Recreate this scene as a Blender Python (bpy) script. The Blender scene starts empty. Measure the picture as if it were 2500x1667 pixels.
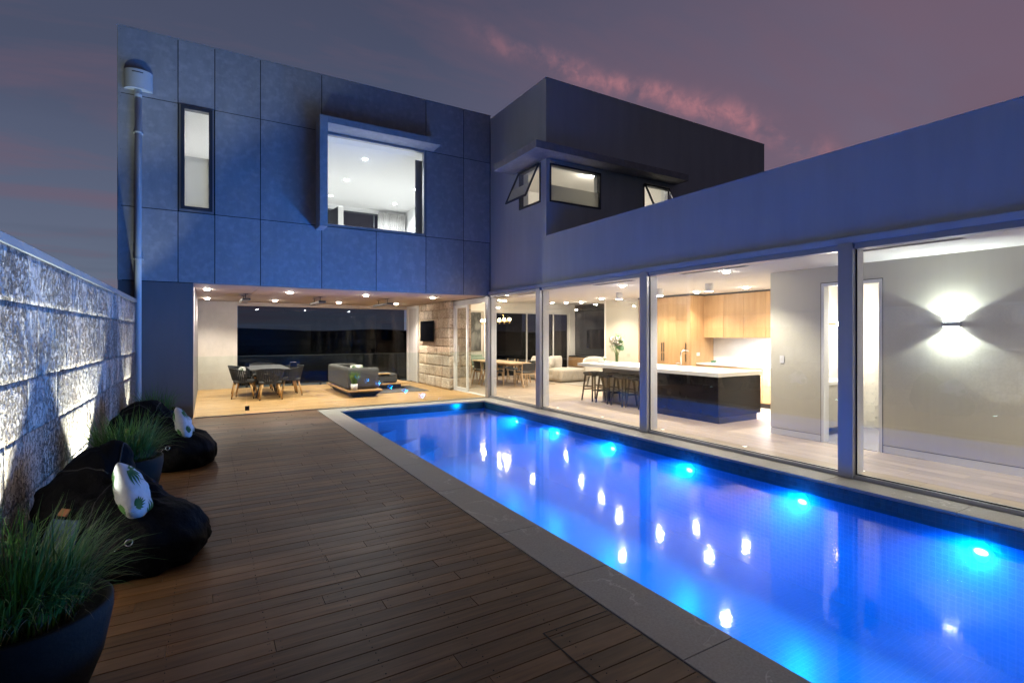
import bpy, bmesh, math, random
from mathutils import Vector, Matrix, noise
R = random.Random(7)
PI = math.pi
sc = bpy.context.scene
C = sc.collection

# ------------------------------------------------------------------ camera
FOC, CX, VH, EYE = 1257.0, 1250.0, 817.0, 1.6
TH = math.atan((1250 - 505) / FOC)
cd = bpy.data.cameras.new('camera')
cam = bpy.data.objects.new('camera', cd); C.objects.link(cam)
cam.location = (0, 0, EYE); cam.rotation_euler = (PI / 2, 0, -TH)
cd.sensor_width = 36; cd.lens = FOC / 2500 * 36
cd.shift_y = -(833.5 - VH) / 2500
cd.clip_start = 0.05; cd.clip_end = 6000
sc.camera = cam

def ray(u, v):
    a = (u - CX) / FOC; b = (VH - v) / FOC
    return Vector((math.sin(TH) + a * math.cos(TH), math.cos(TH) - a * math.sin(TH), b)).normalized()

# ------------------------------------------------------------------ world: dusk sky
w = bpy.data.worlds.new('World'); sc.world = w; w.use_nodes = True
nt = w.node_tree; nt.nodes.clear()
class NB:
    def __init__(s, tree): s.t = tree
    def n(s, typ, ins=None, **kw):
        nd = s.t.nodes.new(typ)
        for k, v in kw.items(): setattr(nd, k, v)
        for k, v in (ins or {}).items():
            sock = nd.inputs[k]
            if hasattr(v, 'is_output') or isinstance(v, bpy.types.NodeSocket): s.t.links.new(v, sock)
            elif hasattr(v, 'outputs'): s.t.links.new(v.outputs[0], sock)
            else: sock.default_value = v
        return nd
    def math(s, op, a, b=None, c=None, clamp=False):
        ins = {0: a}
        if b is not None: ins[1] = b
        if c is not None: ins[2] = c
        nd = s.n('ShaderNodeMath', ins, operation=op); nd.use_clamp = clamp
        return nd.outputs[0]
    def dot(s, a, b):
        return s.n('ShaderNodeVectorMath', {0: a, 1: b}, operation='DOT_PRODUCT').outputs['Value']
    def mix(s, f, a, b, blend='MIX'):
        nd = s.t.nodes.new('ShaderNodeMix'); nd.data_type = 'RGBA'; nd.blend_type = blend
        for i, v in ((0, f), (6, a), (7, b)):
            if isinstance(v, bpy.types.NodeSocket): s.t.links.new(v, nd.inputs[i])
            else:
                if i and len(v) == 3: v = (*v, 1)
                nd.inputs[i].default_value = v
        return nd.outputs[2]
    def ramp(s, f, pts):
        nd = s.t.nodes.new('ShaderNodeValToRGB'); s.t.links.new(f, nd.inputs[0])
        e = nd.color_ramp.elements
        while len(e) < len(pts): e.new(0.5)
        for i, (p, c) in enumerate(pts):
            e[i].position = p; e[i].color = (c, c, c, 1) if not isinstance(c, tuple) else (*c, 1)[:4]
        return nd.outputs[0]
b = NB(nt)
tc = b.n('ShaderNodeTexCoord')
dirv = b.n('ShaderNodeVectorMath', {0: tc.outputs['Generated']}, operation='NORMALIZE').outputs[0]
sep = b.n('ShaderNodeSeparateXYZ', {0: dirv})
zz = b.math('MAXIMUM', sep.outputs[2], 0.0)
# elevation gradient: pale slate at the horizon, darker plum-grey overhead
elev = b.ramp(zz, [(0.0, (.140, .178, .245)), (0.16, (.115, .138, .210)), (0.34, (.079, .095, .160)), (0.62, (.058, .064, .112)), (1.0, (.058, .060, .102))])
# afterglow on the side where the sun went down
west = b.dot(dirv, (math.sin(1.45), math.cos(1.45), -0.05))
glow = b.ramp(b.math('MULTIPLY_ADD', west, 0.5, 0.5), [(0.0, 0.0), (0.68, 0.0), (0.86, 0.42), (1.0, 0.9)])
skyc = b.mix(glow, elev, (.195, .135, .188))
# soft high cloud, projected on a flat layer
den = b.math('ADD', zz, 0.12)
cx_ = b.math('DIVIDE', sep.outputs[0], den); cy_ = b.math('DIVIDE', sep.outputs[1], den)
cv = b.n('ShaderNodeCombineXYZ', {0: cx_, 1: cy_, 2: 0.0})
mp = b.n('ShaderNodeMapping', {0: cv, 'Rotation': (0, 0, 0.6), 'Scale': (0.42, 1.1, 1.0), 'Location': (1.3, 0.4, 0)})
n1 = b.n('ShaderNodeTexNoise', {'Vector': mp, 'Scale': 1.25, 'Detail': 7.0, 'Roughness': 0.58, 'Distortion': 0.5})
veil = b.ramp(n1.outputs[0], [(0.0, 0.0), (0.46, 0.0), (0.56, 0.55), (0.70, 1.0)])
mp2 = b.n('ShaderNodeMapping', {0: cv, 'Rotation': (0, 0, 0.9), 'Scale': (0.5, 1.6, 1.0), 'Location': (4.3, 2.4, 0)})
n2 = b.n('ShaderNodeTexNoise', {'Vector': mp2, 'Scale': 0.8, 'Detail': 4.0, 'Roughness': 0.5})
dark = b.ramp(n2.outputs[0], [(0.0, 0.0), (0.48, 0.0), (0.7, 0.32), (1.0, 0.5)])
skyc = b.mix(dark, skyc, (.058, .068, .110))
skyc = b.mix(b.math('MULTIPLY', veil, 0.60), skyc, (.178, .104, .142))
# the long ragged streak of lit cloud
d1, d2 = ray(1150, 70), ray(2080, 400)
nb_ = d1.cross(d2).normalized()
dd = b.dot(dirv, tuple(nb_))
mp3 = b.n('ShaderNodeMapping', {0: dirv, 'Scale': (1.0, 1.0, 1.0)})
n3 = b.n('ShaderNodeTexNoise', {'Vector': mp3, 'Scale': 12.0, 'Detail': 8.0, 'Roughness': 0.58, 'Distortion': 0.35})
n4 = b.n('ShaderNodeTexNoise', {'Vector': mp3, 'Scale': 4.5, 'Detail': 3.0})
off = b.math('MULTIPLY_ADD', n4.outputs[0], 0.10, -0.05)
ddo = b.math('ADD', dd, off)
bw = b.math('MULTIPLY', b.math('MULTIPLY', ddo, ddo), -3000.0)
band = b.math('EXPONENT', bw)
along = b.dot(dirv, tuple(ray(1700, 250)))
al = b.ramp(b.math('MULTIPLY_ADD', along, 0.5, 0.5), [(0.0, 0.0), (0.955, 0.0), (0.988, 0.8), (1.0, 1.0)])
n5 = b.n('ShaderNodeTexNoise', {'Vector': mp3, 'Scale': 42.0, 'Detail': 6.0, 'Roughness': 0.6, 'Distortion': 0.4})
rg = b.math('MULTIPLY', b.ramp(n3.outputs[0], [(0.0, 0.0), (0.40, 0.0), (0.60, 1.0), (1.0, 1.0)]), b.ramp(n5.outputs[0], [(0.0, .25), (0.38, .35), (0.60, 1.0), (1.0, 1.0)]))
streak = b.math('MULTIPLY', b.math('MULTIPLY', band, rg), al)
skyc = b.mix(b.math('MULTIPLY', streak, 0.85), skyc, (.44, .19, .22))
# the eastern half of the sky, behind the viewpoint, is already deep dusk
east = b.ramp(b.math('MULTIPLY_ADD', b.dot(dirv, (0.50, 0.86, 0.0)), 0.5, 0.5), [(0.0, .22), (0.30, .33), (0.55, .90), (0.66, 1.0)])
skyc = b.mix(1.0, skyc, east, 'MULTIPLY')
# below the horizon
skyc = b.mix(b.ramp(b.math('MULTIPLY_ADD', sep.outputs[2], 5.0, 0.5), [(0.0, 0.0), (0.44, 0.0), (0.52, 1.0)]), (.010, .011, .014), skyc)
bg = b.n('ShaderNodeBackground', {0: skyc, 1: 1.0})
out = b.n('ShaderNodeOutputWorld', {0: bg})
w.cycles.sampling_method = 'AUTOMATIC'

# ------------------------------------------------------------------ render settings
sc.view_settings.view_transform = 'Standard'; sc.view_settings.look = 'None'
sc.view_settings.exposure = 0; sc.view_settings.gamma = 1; sc.view_settings.use_curve_mapping = False
cy = sc.cycles if hasattr(sc, 'cycles') else None
sc.render.engine = 'CYCLES'
cy = sc.cycles
cy.use_denoising = True
try: cy.denoiser = 'OPENIMAGEDENOISE'; cy.denoising_input_passes = 'RGB_ALBEDO_NORMAL'
except Exception: pass
cy.max_bounces = 9; cy.diffuse_bounces = 4; cy.glossy_bounces = 5; cy.transmission_bounces = 4
cy.transparent_max_bounces = 24; cy.sample_clamp_indirect = 4.0; cy.sample_clamp_direct = 0
cy.caustics_reflective = False; cy.caustics_refractive = False
cy.use_light_tree = True

# light strengths, all in one place (watts)
L_POOL, L_DOWN, L_ALF, L_UP, L_SCONCE, L_STRIP, L_BATH, L_UPST = 122, 220, 290, 500, 56, 330, 150, 190

# ------------------------------------------------------------------ materials
MATS = {}
def newmat(name):
    m = bpy.data.materials.new(name); m.use_nodes = True
    t = m.node_tree; t.nodes.clear()
    MATS[name] = m
    return m, NB(t)
def mat(name, c1, c2=None, rough=0.6, sc3=(4, 4, 4), ns=1.0, detail=4, bump=0.0, bs=None, metal=0.0, rnd=0.0, spec=0.5,
        contrast=(0.35, 0.65), c3=None, speck=None, coat=0.0, bdist=0.01, nrough=0.55, rvar=0.0):
    m, q = newmat(name)
    t = q.n('ShaderNodeTexCoord'); oi = q.n('ShaderNodeObjectInfo')
    offs = q.n('ShaderNodeVectorMath', {0: oi.outputs['Random'], 1: (37.0, 91.0, 53.0)}, operation='MULTIPLY')
    pos = q.n('ShaderNodeVectorMath', {0: t.outputs['Object'], 1: offs.outputs[0]}, operation='ADD')
    mp = q.n('ShaderNodeMapping', {0: pos.outputs[0], 'Scale': sc3})
    nz = q.n('ShaderNodeTexNoise', {'Vector': mp, 'Scale': ns, 'Detail': detail, 'Roughness': nrough})
    col = (*c1, 1)
    if c2 is not None:
        f = q.ramp(nz.outputs[0], [(contrast[0], 0.0), (contrast[1], 1.0)])
        col = q.mix(f, c1, c2)
    if c3 is not None:
        mpb = q.n('ShaderNodeMapping', {0: pos.outputs[0], 'Scale': (1, 1, 1)})
        nb2 = q.n('ShaderNodeTexNoise', {'Vector': mpb, 'Scale': c3[1], 'Detail': 5.0})
        col = q.mix(q.ramp(nb2.outputs[0], [(c3[2], 0.0), (c3[3], 1.0)]), col, c3[0])
    if rnd:
        v = q.math('MULTIPLY_ADD', oi.outputs['Random'], 2 * rnd, 1 - rnd)
        cv_ = q.n('ShaderNodeCombineColor', {0: v, 1: v, 2: v})
        if isinstance(col, tuple):
            col = q.mix(1.0, col, cv_.outputs[0], 'MULTIPLY')
        else:
            col = q.mix(1.0, col, cv_.outputs[0], 'MULTIPLY')
    p = q.n('ShaderNodeBsdfPrincipled', {'Base Color': col, 'Roughness': rough, 'Metallic': metal, 'Specular IOR Level': spec, 'Coat Weight': coat})
    if rvar:
        rr = q.math('MULTIPLY_ADD', nz.outputs[0], rvar, rough - rvar / 2)
        q.t.links.new(rr, p.inputs['Roughness'])
    if bump:
        if bs:
            mb_ = q.n('ShaderNodeMapping', {0: pos.outputs[0], 'Scale': (1, 1, 1)})
            bz = q.n('ShaderNodeTexNoise', {'Vector': mb_, 'Scale': bs, 'Detail': 6.0, 'Roughness': 0.6}).outputs[0]
        else: bz = nz.outputs[0]
        bp = q.n('ShaderNodeBump', {'Strength': bump, 'Distance': bdist, 'Height': bz})
        q.t.links.new(bp.outputs[0], p.inputs['Normal'])
    q.n('ShaderNodeOutputMaterial', {0: p})
    return m
def emis(name, col, s, sample=False):
    m, q = newmat(name)
    e = q.n('ShaderNodeEmission', {0: (*col, 1), 1: s}); q.n('ShaderNodeOutputMaterial', {0: e})
    if not sample: m.cycles.emission_sampling = 'NONE'
    return m

mat('cladding', (.45, .445, .45), (.35, .345, .355), .70, (5, 5, 1.6), 1.0, 9, bump=.12, bs=60, c3=((.53, .52, .525), 9, .48, .80), rnd=.09, nrough=.75, contrast=(.30, .70))
mat('pier_paint', (.215, .205, .205), (.195, .185, .185), .85, (2, 2, .4), 1.5, 5, bump=.4, bs=130, bdist=.004)
mat('pipe_paint', (.25, .25, .255), (.23, .23, .235), .6, (1, 1, 1), 1.5, 3)
mat('render_paint', (.70, .72, .72), (.64, .66, .66), .85, (2.5, 2.5, .35), 1.5, 6, bump=.5, bs=130, bdist=.004)
mat('render_dark', (.085, .080, .088), (.070, .067, .074), .85, (1, 1, 1), 1.5, 5, bump=.4, bs=130, bdist=.004)
mat('joint', (.012, .012, .014), rough=.9)
mat('soffit', (.50, .43, .36), (.42, .36, .30), .7, (1.5, 1.5, 1.5), 1, 8, bump=.1, bs=50)
mat('concrete_panel', (.50, .47, .42), (.40, .375, .335), .75, (1.2, 1.2, .8), 1.2, 9, bump=.15, bs=40, nrough=.7)
mat('aluminium', (.44, .44, .46), rough=.38, metal=.55, bump=.05, bs=200)
mat('white_frame', (.72, .71, .69), rough=.4)
mat('dark_frame', (.075, .080, .095), rough=.4, metal=.3)
mat('black_seal', (.01, .01, .01), rough=.5)
mat('plaster', (.80, .78, .74), (.76, .74, .70), .85, (.5, .5, .5), 1, 3)
mat('beige_wall', (.56, .53, .44), (.545, .515, .425), .7, (6, 6, .35), 3, 4, bump=.04, bs=90)
mat('white_paint', (.86, .86, .86), rough=.9)
mat('ceiling_paint', (.84, .82, .78), rough=.9)
mat('deck_timber', (.185, .086, .030), (.060, .026, .010), .50, (1.1, 16, 16), 1.6, 8, bump=.35, rnd=.28, spec=.32, nrough=.65, bdist=.004, contrast=(.28, .72), c3=((.17, .095, .05), 1.3, .50, .80), rvar=.2)
mat('deck_honey', (.47, .29, .115), (.31, .17, .060), .42, (1.0, 14, 14), 1.5, 7, bump=.15, rnd=.16, nrough=.6, bdist=.003, contrast=(.28, .72))
mat('under_deck', (.015, .012, .01), rough=.9)
mat('screw', (.02, .016, .013), rough=.5)
mat('oak_floor', (.46, .375, .29), (.33, .255, .19), .38, (14, .9, 14), 1.3, 7, bump=.08, rnd=.14, nrough=.6, contrast=(.28, .72))
mat('oak_cabinet', (.47, .295, .140), (.345, .20, .088), .45, (9, 9, .7), 1.4, 8, rnd=.07, nrough=.62, contrast=(.28, .72), bump=.04)
mat('pale_oak', (.58, .42, .26), (.45, .31, .18), .5, (6, 6, 6), 1.4, 6, rnd=.06)
mat('teak', (.52, .31, .12), (.40, .22, .08), .5, (10, 10, 2), 1.5, 5)
mat('benchtop', (.70, .68, .64), (.64, .62, .58), .3, (2, 2, 2), 1.5, 6, contrast=(.4, .7))
mat('island_black', (.0075, .0065, .0085), (.005, .0045, .006), .22, (3, 3, 3), 2, 4, spec=.16)
mat('chrome', (.75, .75, .76), rough=.12, metal=1)
mat('brass', (.80, .55, .20), rough=.3, metal=1)
mat('black_satin', (.012, .012, .014), rough=.45)
mat('charcoal_wood', (.030, .024, .024), rough=.5)
mat('black_leather', (.016, .017, .022), rough=.5, bump=.2, bs=120)
mat('rope', (.016, .017, .020), (.009, .010, .012), .75, (60, 60, 60), 1, 2, bump=.6, bs=160)
mat('outdoor_fabric', (.062, .060, .058), (.045, .044, .043), .85, (60, 60, 60), 1, 2, bump=.3, bs=220)
mat('sofa_fabric', (.50, .455, .39), (.41, .37, .315), .9, (70, 70, 70), 1, 3, bump=.35, bs=150)
mat('green_fabric', (.25, .30, .24), (.20, .25, .20), .9, (40, 40, 40), 1, 2, bump=.2, bs=120)
mat('cream_fabric', (.62, .58, .52), rough=.8)
mat('rug_grey', (.125, .115, .105), (.06, .055, .05), .95, (22, 22, 22), 1, 4, bump=.8, bs=150)
mat('rug_pale', (.33, .31, .28), (.26, .245, .22), .95, (30, 30, 30), 1, 4, bump=.5, bs=150)
mat('bag_black', (.0040, .0034, .0045), (.0022, .0020, .0028), .85, (5, 5, 5), 1, 5, bump=.9, bs=8, bdist=.03, spec=.12)
mat('piping_black', (.016, .014, .018), rough=.6)
mat('denim', (.040, .080, .115), (.014, .035, .060), .85, (26, 26, 26), 1, 5, bump=.5, bs=24, bdist=.01)
mat('leather_tag', (.22, .075, .022), rough=.6)
mat('pillow_white', (.56, .53, .53), (.50, .47, .47), .9, (30, 30, 30), 1, 2, bump=.25, bs=30)
mat('leaf_print', (.025, .085, .018), (.045, .12, .025), .9, (12, 12, 12), 1, 2)
mat('planter_black', (.0065, .007, .007), (.010, .010, .010), .75, (9, 9, 9), 1, 6, bump=.25, bs=70, spec=.2)
mat('soil', (.025, .018, .012), (.012, .009, .006), .95, (40, 40, 40), 1, 5, bump=.8, bs=60)
mat('grass_blade', (.12, .26, .030), (.040, .11, .018), .55, (9, 9, 3), 1, 3, contrast=(.35, .6))
mat('grass_dry', (.15, .11, .045), (.08, .06, .03), .7, (9, 9, 3), 1, 3)
mat('pot_white', (.75, .73, .70), rough=.4)
mat('leaf_green', (.045, .150, .060), (.03, .10, .04), .5, (8, 8, 8), 1, 3)
mat('petal', (.85, .80, .70), rough=.6)
mat('book_paper', (.78, .76, .72), rough=.7)
mat('flower_stem', (.16, .24, .06), rough=.5)
mat('tv_black', (.004, .004, .005), rough=.12)
mat('hill_black', (.004, .0045, .004), (.006, .006, .005), .95, (.01, .01, .01), 1, 4, spec=0)
mat('ground_dark', (.020, .021, .017), (.012, .013, .010), .95, (.1, .1, .1), 1, 4, spec=0)
mat('tile_floor', (.30, .29, .29), rough=.4)
mat('hex_white', (.80, .77, .70), rough=.3, rnd=.03)
mat('dark_glass_cabinet', (.030, .031, .036), (.024, .025, .029), .10, (1, 1, 3), 1, 3)
mat('curtain', (.60, .59, .58), (.54, .53, .52), .9, (20, 20, .3), 1, 2)
mat('table_grey', (.085, .087, .092), rough=.35)
mat('heater_grey', (.30, .29, .28), rough=.5, metal=.3)
mat('bronze_blind', (.20, .17, .14), rough=.6)
mat('slot_dark', (.05, .05, .045), rough=.8)
mat('ceiling_slot', (.40, .38, .35), rough=.8)
emis('lamp_white', (1, .93, .84), 400, True)
emis('lamp_cool', (.90, .97, 1), 60)
emis('lamp_bulb', (1, .80, .48), 38)
emis('strip_glow', (.75, .83, 1), 9)
emis('floor_lamp', (1, .92, .82), 2.6)
emis('pool_lens', (.04, .42, 1.0), 1.3)
emis('pool_core', (.72, .93, 1.0), 3.2)
emis('uplight_lens', (.62, 1.0, .94), 14)
emis('far_lamp', (1, .85, .6), 6)

def stone_mat(name, c1, c2, c3, pit, bd, vor=26, str_=1.0):
    m, q = newmat(name)
    t = q.n('ShaderNodeTexCoord'); oi = q.n('ShaderNodeObjectInfo')
    offs = q.n('ShaderNodeVectorMath', {0: oi.outputs['Random'], 1: (37.0, 91.0, 53.0)}, operation='MULTIPLY')
    pos = q.n('ShaderNodeVectorMath', {0: t.outputs['Object'], 1: offs.outputs[0]}, operation='ADD').outputs[0]
    nA = q.n('ShaderNodeTexNoise', {'Vector': pos, 'Scale': vor, 'Detail': 5.0, 'Roughness': .62, 'Distortion': .6})
    nB_ = q.n('ShaderNodeTexNoise', {'Vector': pos, 'Scale': 3.0, 'Detail': 5.0})
    nC = q.n('ShaderNodeTexNoise', {'Vector': pos, 'Scale': vor * .38, 'Detail': 4.0, 'Roughness': .6})
    pits = q.ramp(nA.outputs[0], [(.36, 0.0), (.52, 1.0)])
    col = q.mix(q.ramp(nB_.outputs[0], [(.35, 0.0), (.65, 1.0)]), c1, c2)
    col = q.mix(q.math('MULTIPLY', q.math('SUBTRACT', 1.0, pits), .70), col, c3)
    vv = q.math('MULTIPLY_ADD', oi.outputs['Random'], .40, .76)
    rr_ = q.math('FRACT', q.math('MULTIPLY', oi.outputs['Random'], 7.31))
    cc = q.n('ShaderNodeCombineColor', {0: vv, 1: q.math('MULTIPLY', vv, q.math('MULTIPLY_ADD', rr_, .08, .91)), 2: q.math('MULTIPLY', vv, q.math('MULTIPLY_ADD', rr_, .16, .82))})
    st_ = q.n('ShaderNodeTexNoise', {'Vector': q.n('ShaderNodeMapping', {0: pos, 'Scale': (3, 3, .8)}), 'Scale': 1.4, 'Detail': 5.0})
    col = q.mix(q.math('MULTIPLY', q.ramp(st_.outputs[0], [(.52, 0.0), (.70, 1.0)]), .5), col, (.24, .17, .13))
    col = q.mix(1.0, col, cc.outputs[0], 'MULTIPLY')
    sm_ = q.n('ShaderNodeTexNoise', {'Vector': q.n('ShaderNodeMapping', {0: pos, 'Scale': (1, 1, .45)}), 'Scale': 2.3, 'Detail': 2.0})
    worn = q.ramp(sm_.outputs[0], [(.42, .18), (.50, 1.0)])       # honed patches next to rough-pecked ones
    h = q.math('MULTIPLY', worn, q.math('ADD', q.math('MULTIPLY', pits, pit), q.math('MULTIPLY', nC.outputs[0], 1.3)))
    bp = q.n('ShaderNodeBump', {'Strength': str_, 'Distance': bd, 'Height': h})
    p = q.n('ShaderNodeBsdfPrincipled', {'Base Color': col, 'Roughness': .9, 'Specular IOR Level': .2, 'Normal': bp})
    q.n('ShaderNodeOutputMaterial', {0: p})
    return m
stone_mat('limestone', (.66, .58, .52), (.50, .42, .38), (.11, .085, .08), 1.2, .042, 27)
stone_mat('sandstone', (.76, .68, .56), (.60, .52, .42), (.24, .18, .12), .8, .014, 22, 1.0)

def coping_mat():
    m, q = newmat('coping_stone')
    t = q.n('ShaderNodeTexCoord'); oi = q.n('ShaderNodeObjectInfo')
    offs = q.n('ShaderNodeVectorMath', {0: oi.outputs['Random'], 1: (37.0, 91.0, 53.0)}, operation='MULTIPLY')
    pos = q.n('ShaderNodeVectorMath', {0: t.outputs['Object'], 1: offs.outputs[0]}, operation='ADD').outputs[0]
    n_ = q.n('ShaderNodeTexNoise', {'Vector': pos, 'Scale': 70.0, 'Detail': 5.0, 'Roughness': .7})
    big = q.n('ShaderNodeTexNoise', {'Vector': pos, 'Scale': 2.2, 'Detail': 4.0})
    col = q.mix(q.ramp(n_.outputs[0], [(.35, 0.0), (.65, 1.0)]), (.29, .28, .262), (.41, .395, .37))
    col = q.mix(q.math('MULTIPLY', q.ramp(big.outputs[0], [(.35, 0.0), (.7, 1.0)]), .5), col, (.35, .30, .25))
    vn = q.n('ShaderNodeTexNoise', {'Vector': pos, 'Scale': 1.5, 'Detail': 6.0, 'Roughness': .55, 'Distortion': .5})
    v = q.math('ABSOLUTE', q.math('SUBTRACT', vn.outputs[0], .5))
    vm = q.ramp(v, [(0.0, 1.0), (.0035, .9), (.0075, 0.0), (1.0, 0.0)])
    gate = q.n('ShaderNodeTexNoise', {'Vector': pos, 'Scale': 1.7, 'Detail': 2.0})
    gm = q.ramp(gate.outputs[0], [(.52, 0.0), (.58, 1.0)])
    col = q.mix(q.math('MULTIPLY', q.math('MULTIPLY', vm, gm), .75), col, (.62, .60, .57))
    bp = q.n('ShaderNodeBump', {'Strength': .25, 'Distance': .003, 'Height': n_.outputs[0]})
    p = q.n('ShaderNodeBsdfPrincipled', {'Base Color': col, 'Roughness': .55, 'Normal': bp})
    q.n('ShaderNodeOutputMaterial', {0: p})
coping_mat()

def glass_mat(name, tint=(1, 1, 1), ior=1.5, fac_boost=1.0):
    m, q = newmat(name)
    g_b = q.n('ShaderNodeNewGeometry')       # both faces of a pane reflect alike
    f = q.n('ShaderNodeFresnel', {'IOR': q.math('MULTIPLY_ADD', g_b.outputs['Backfacing'], 1 / ior - ior, ior)})
    tr = q.n('ShaderNodeBsdfTransparent', {0: (*tint, 1)}); gl = q.n('ShaderNodeBsdfGlossy', {0: (1, 1, 1, 1), 'Roughness': 0.0})
    fac = q.math('MULTIPLY', f.outputs[0], fac_boost, clamp=True)
    mx = q.n('ShaderNodeMixShader', {0: fac, 1: tr, 2: gl})
    q.n('ShaderNodeOutputMaterial', {0: mx})
    return m
glass_mat('clear_glass', (.985, .995, .985), 1.60)
glass_mat('fence_glass', (.93, .97, .95), 1.5, .45)
glass_mat('tinted_glass', (.42, .42, .44), 1.45, .45)
glass_mat('vase_glass', (.86, .92, .84), 1.4)
def frost():
    m, q = newmat('frosted_film')
    tr = q.n('ShaderNodeBsdfTranslucent', {0: (.8, .79, .74, 1)}); di = q.n('ShaderNodeBsdfDiffuse', {0: (.7, .69, .65, 1)})
    q.n('ShaderNodeOutputMaterial', {0: q.n('ShaderNodeMixShader', {0: .4, 1: tr, 2: di})})
frost()

def water():
    m, q = newmat('pool_water')
    g = q.n('ShaderNodeNewGeometry')
    mp1 = q.n('ShaderNodeMapping', {0: g.outputs['Position'], 'Scale': (1, 1, 1)})
    a = q.n('ShaderNodeTexNoise', {'Vector': mp1, 'Scale': 9.0, 'Detail': 3.0, 'Roughness': .55, 'Distortion': .5})
    c = q.n('ShaderNodeTexNoise', {'Vector': mp1, 'Scale': 1.1, 'Detail': 2.0})
    h = q.math('ADD', q.math('MULTIPLY', a.outputs[0], .34), q.math('MULTIPLY', c.outputs[0], 1.0))
    bp = q.n('ShaderNodeBump', {'Strength': .15, 'Distance': .012, 'Height': h})
    f = q.n('ShaderNodeFresnel', {'IOR': 1.38, 'Normal': bp})
    tr = q.n('ShaderNodeBsdfTransparent', {0: (.72, .90, 1, 1)})
    gla = q.n('ShaderNodeBsdfGlossy', {0: (1, 1, 1, 1), 'Roughness': .055, 'Normal': bp})
    glb = q.n('ShaderNodeBsdfGlossy', {0: (1, 1, 1, 1), 'Roughness': .10, 'Normal': bp})
    gl = q.n('ShaderNodeMixShader', {0: .35, 1: gla, 2: glb})
    q.n('ShaderNodeOutputMaterial', {0: q.n('ShaderNodeMixShader', {0: f, 1: tr, 2: gl})})
water()
def pool_tile(name, base1, base2, grout, size, rough=.35):
    m, q = newmat(name)
    g = q.n('ShaderNodeNewGeometry')
    s = q.n('ShaderNodeSeparateXYZ', {0: g.outputs['Position']})
    n = q.n('ShaderNodeSeparateXYZ', {0: g.outputs['Normal']})
    anx = q.math('ABSOLUTE', n.outputs[0]); anz = q.math('ABSOLUTE', n.outputs[2])
    isx = q.math('GREATER_THAN', anx, .5); isz = q.math('GREATER_THAN', anz, .5)
    # u: along Y on x-walls, else along X ; v: along Y on floor, else Z
    u = q.math('ADD', q.math('MULTIPLY', isx, s.outputs[1]), q.math('MULTIPLY', q.math('SUBTRACT', 1.0, isx), s.outputs[0]))
    v = q.math('ADD', q.math('MULTIPLY', isz, s.outputs[1]), q.math('MULTIPLY', q.math('SUBTRACT', 1.0, isz), s.outputs[2]))
    uu = q.math('DIVIDE', u, size); vv = q.math('DIVIDE', v, size)
    fu = q.math('ABSOLUTE', q.math('SUBTRACT', q.math('FRACT', q.math('ADD', uu, 500.0)), .5))
    fv = q.math('ABSOLUTE', q.math('SUBTRACT', q.math('FRACT', q.math('ADD', vv, 500.0)), .5))
    gr = q.math('GREATER_THAN', q.math('MAXIMUM', fu, fv), .445)
    cid = q.n('ShaderNodeCombineXYZ', {0: q.math('FLOOR', q.math('ADD', uu, 500.0)), 1: q.math('FLOOR', q.math('ADD', vv, 500.0)), 2: 0.0})
    wn = q.n('ShaderNodeTexWhiteNoise', {'Vector': cid}, noise_dimensions='3D')
    col = q.mix(wn.outputs[0], base1, base2)
    col = q.mix(gr, col, grout)
    p = q.n('ShaderNodeBsdfPrincipled', {'Base Color': col, 'Roughness': rough})
    q.n('ShaderNodeOutputMaterial', {0: p})
pool_tile('pool_mosaic', (.07, .29, .66), (.11, .35, .72), (.22, .44, .77), .05)
mat('band_tile', (.022, .090, .115), (.014, .060, .090), .16, (5, 5, 5), 1, 2, rnd=.22)
mat('band_grout', (.10, .16, .18), rough=.8)
def art():
    m, q = newmat('abstract_canvas')
    t = q.n('ShaderNodeTexCoord')
    mp_ = q.n('ShaderNodeMapping', {0: t.outputs['Object'], 'Rotation': (0, .5, 0), 'Scale': (1.2, 1, .7)})
    n_ = q.n('ShaderNodeTexNoise', {'Vector': mp_, 'Scale': 1.0, 'Detail': 4.0, 'Distortion': 1.1})
    v = q.math('ABSOLUTE', q.math('SUBTRACT', n_.outputs[0], .5))
    col = q.mix(q.ramp(v, [(0.0, 1.0), (.03, .75), (.10, 0.0), (1.0, 0.0)]), (.13, .135, .125), (.03, .033, .033))
    q.n('ShaderNodeOutputMaterial', {0: q.n('ShaderNodeBsdfPrincipled', {'Base Color': col, 'Roughness': .7})})
art()

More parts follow.
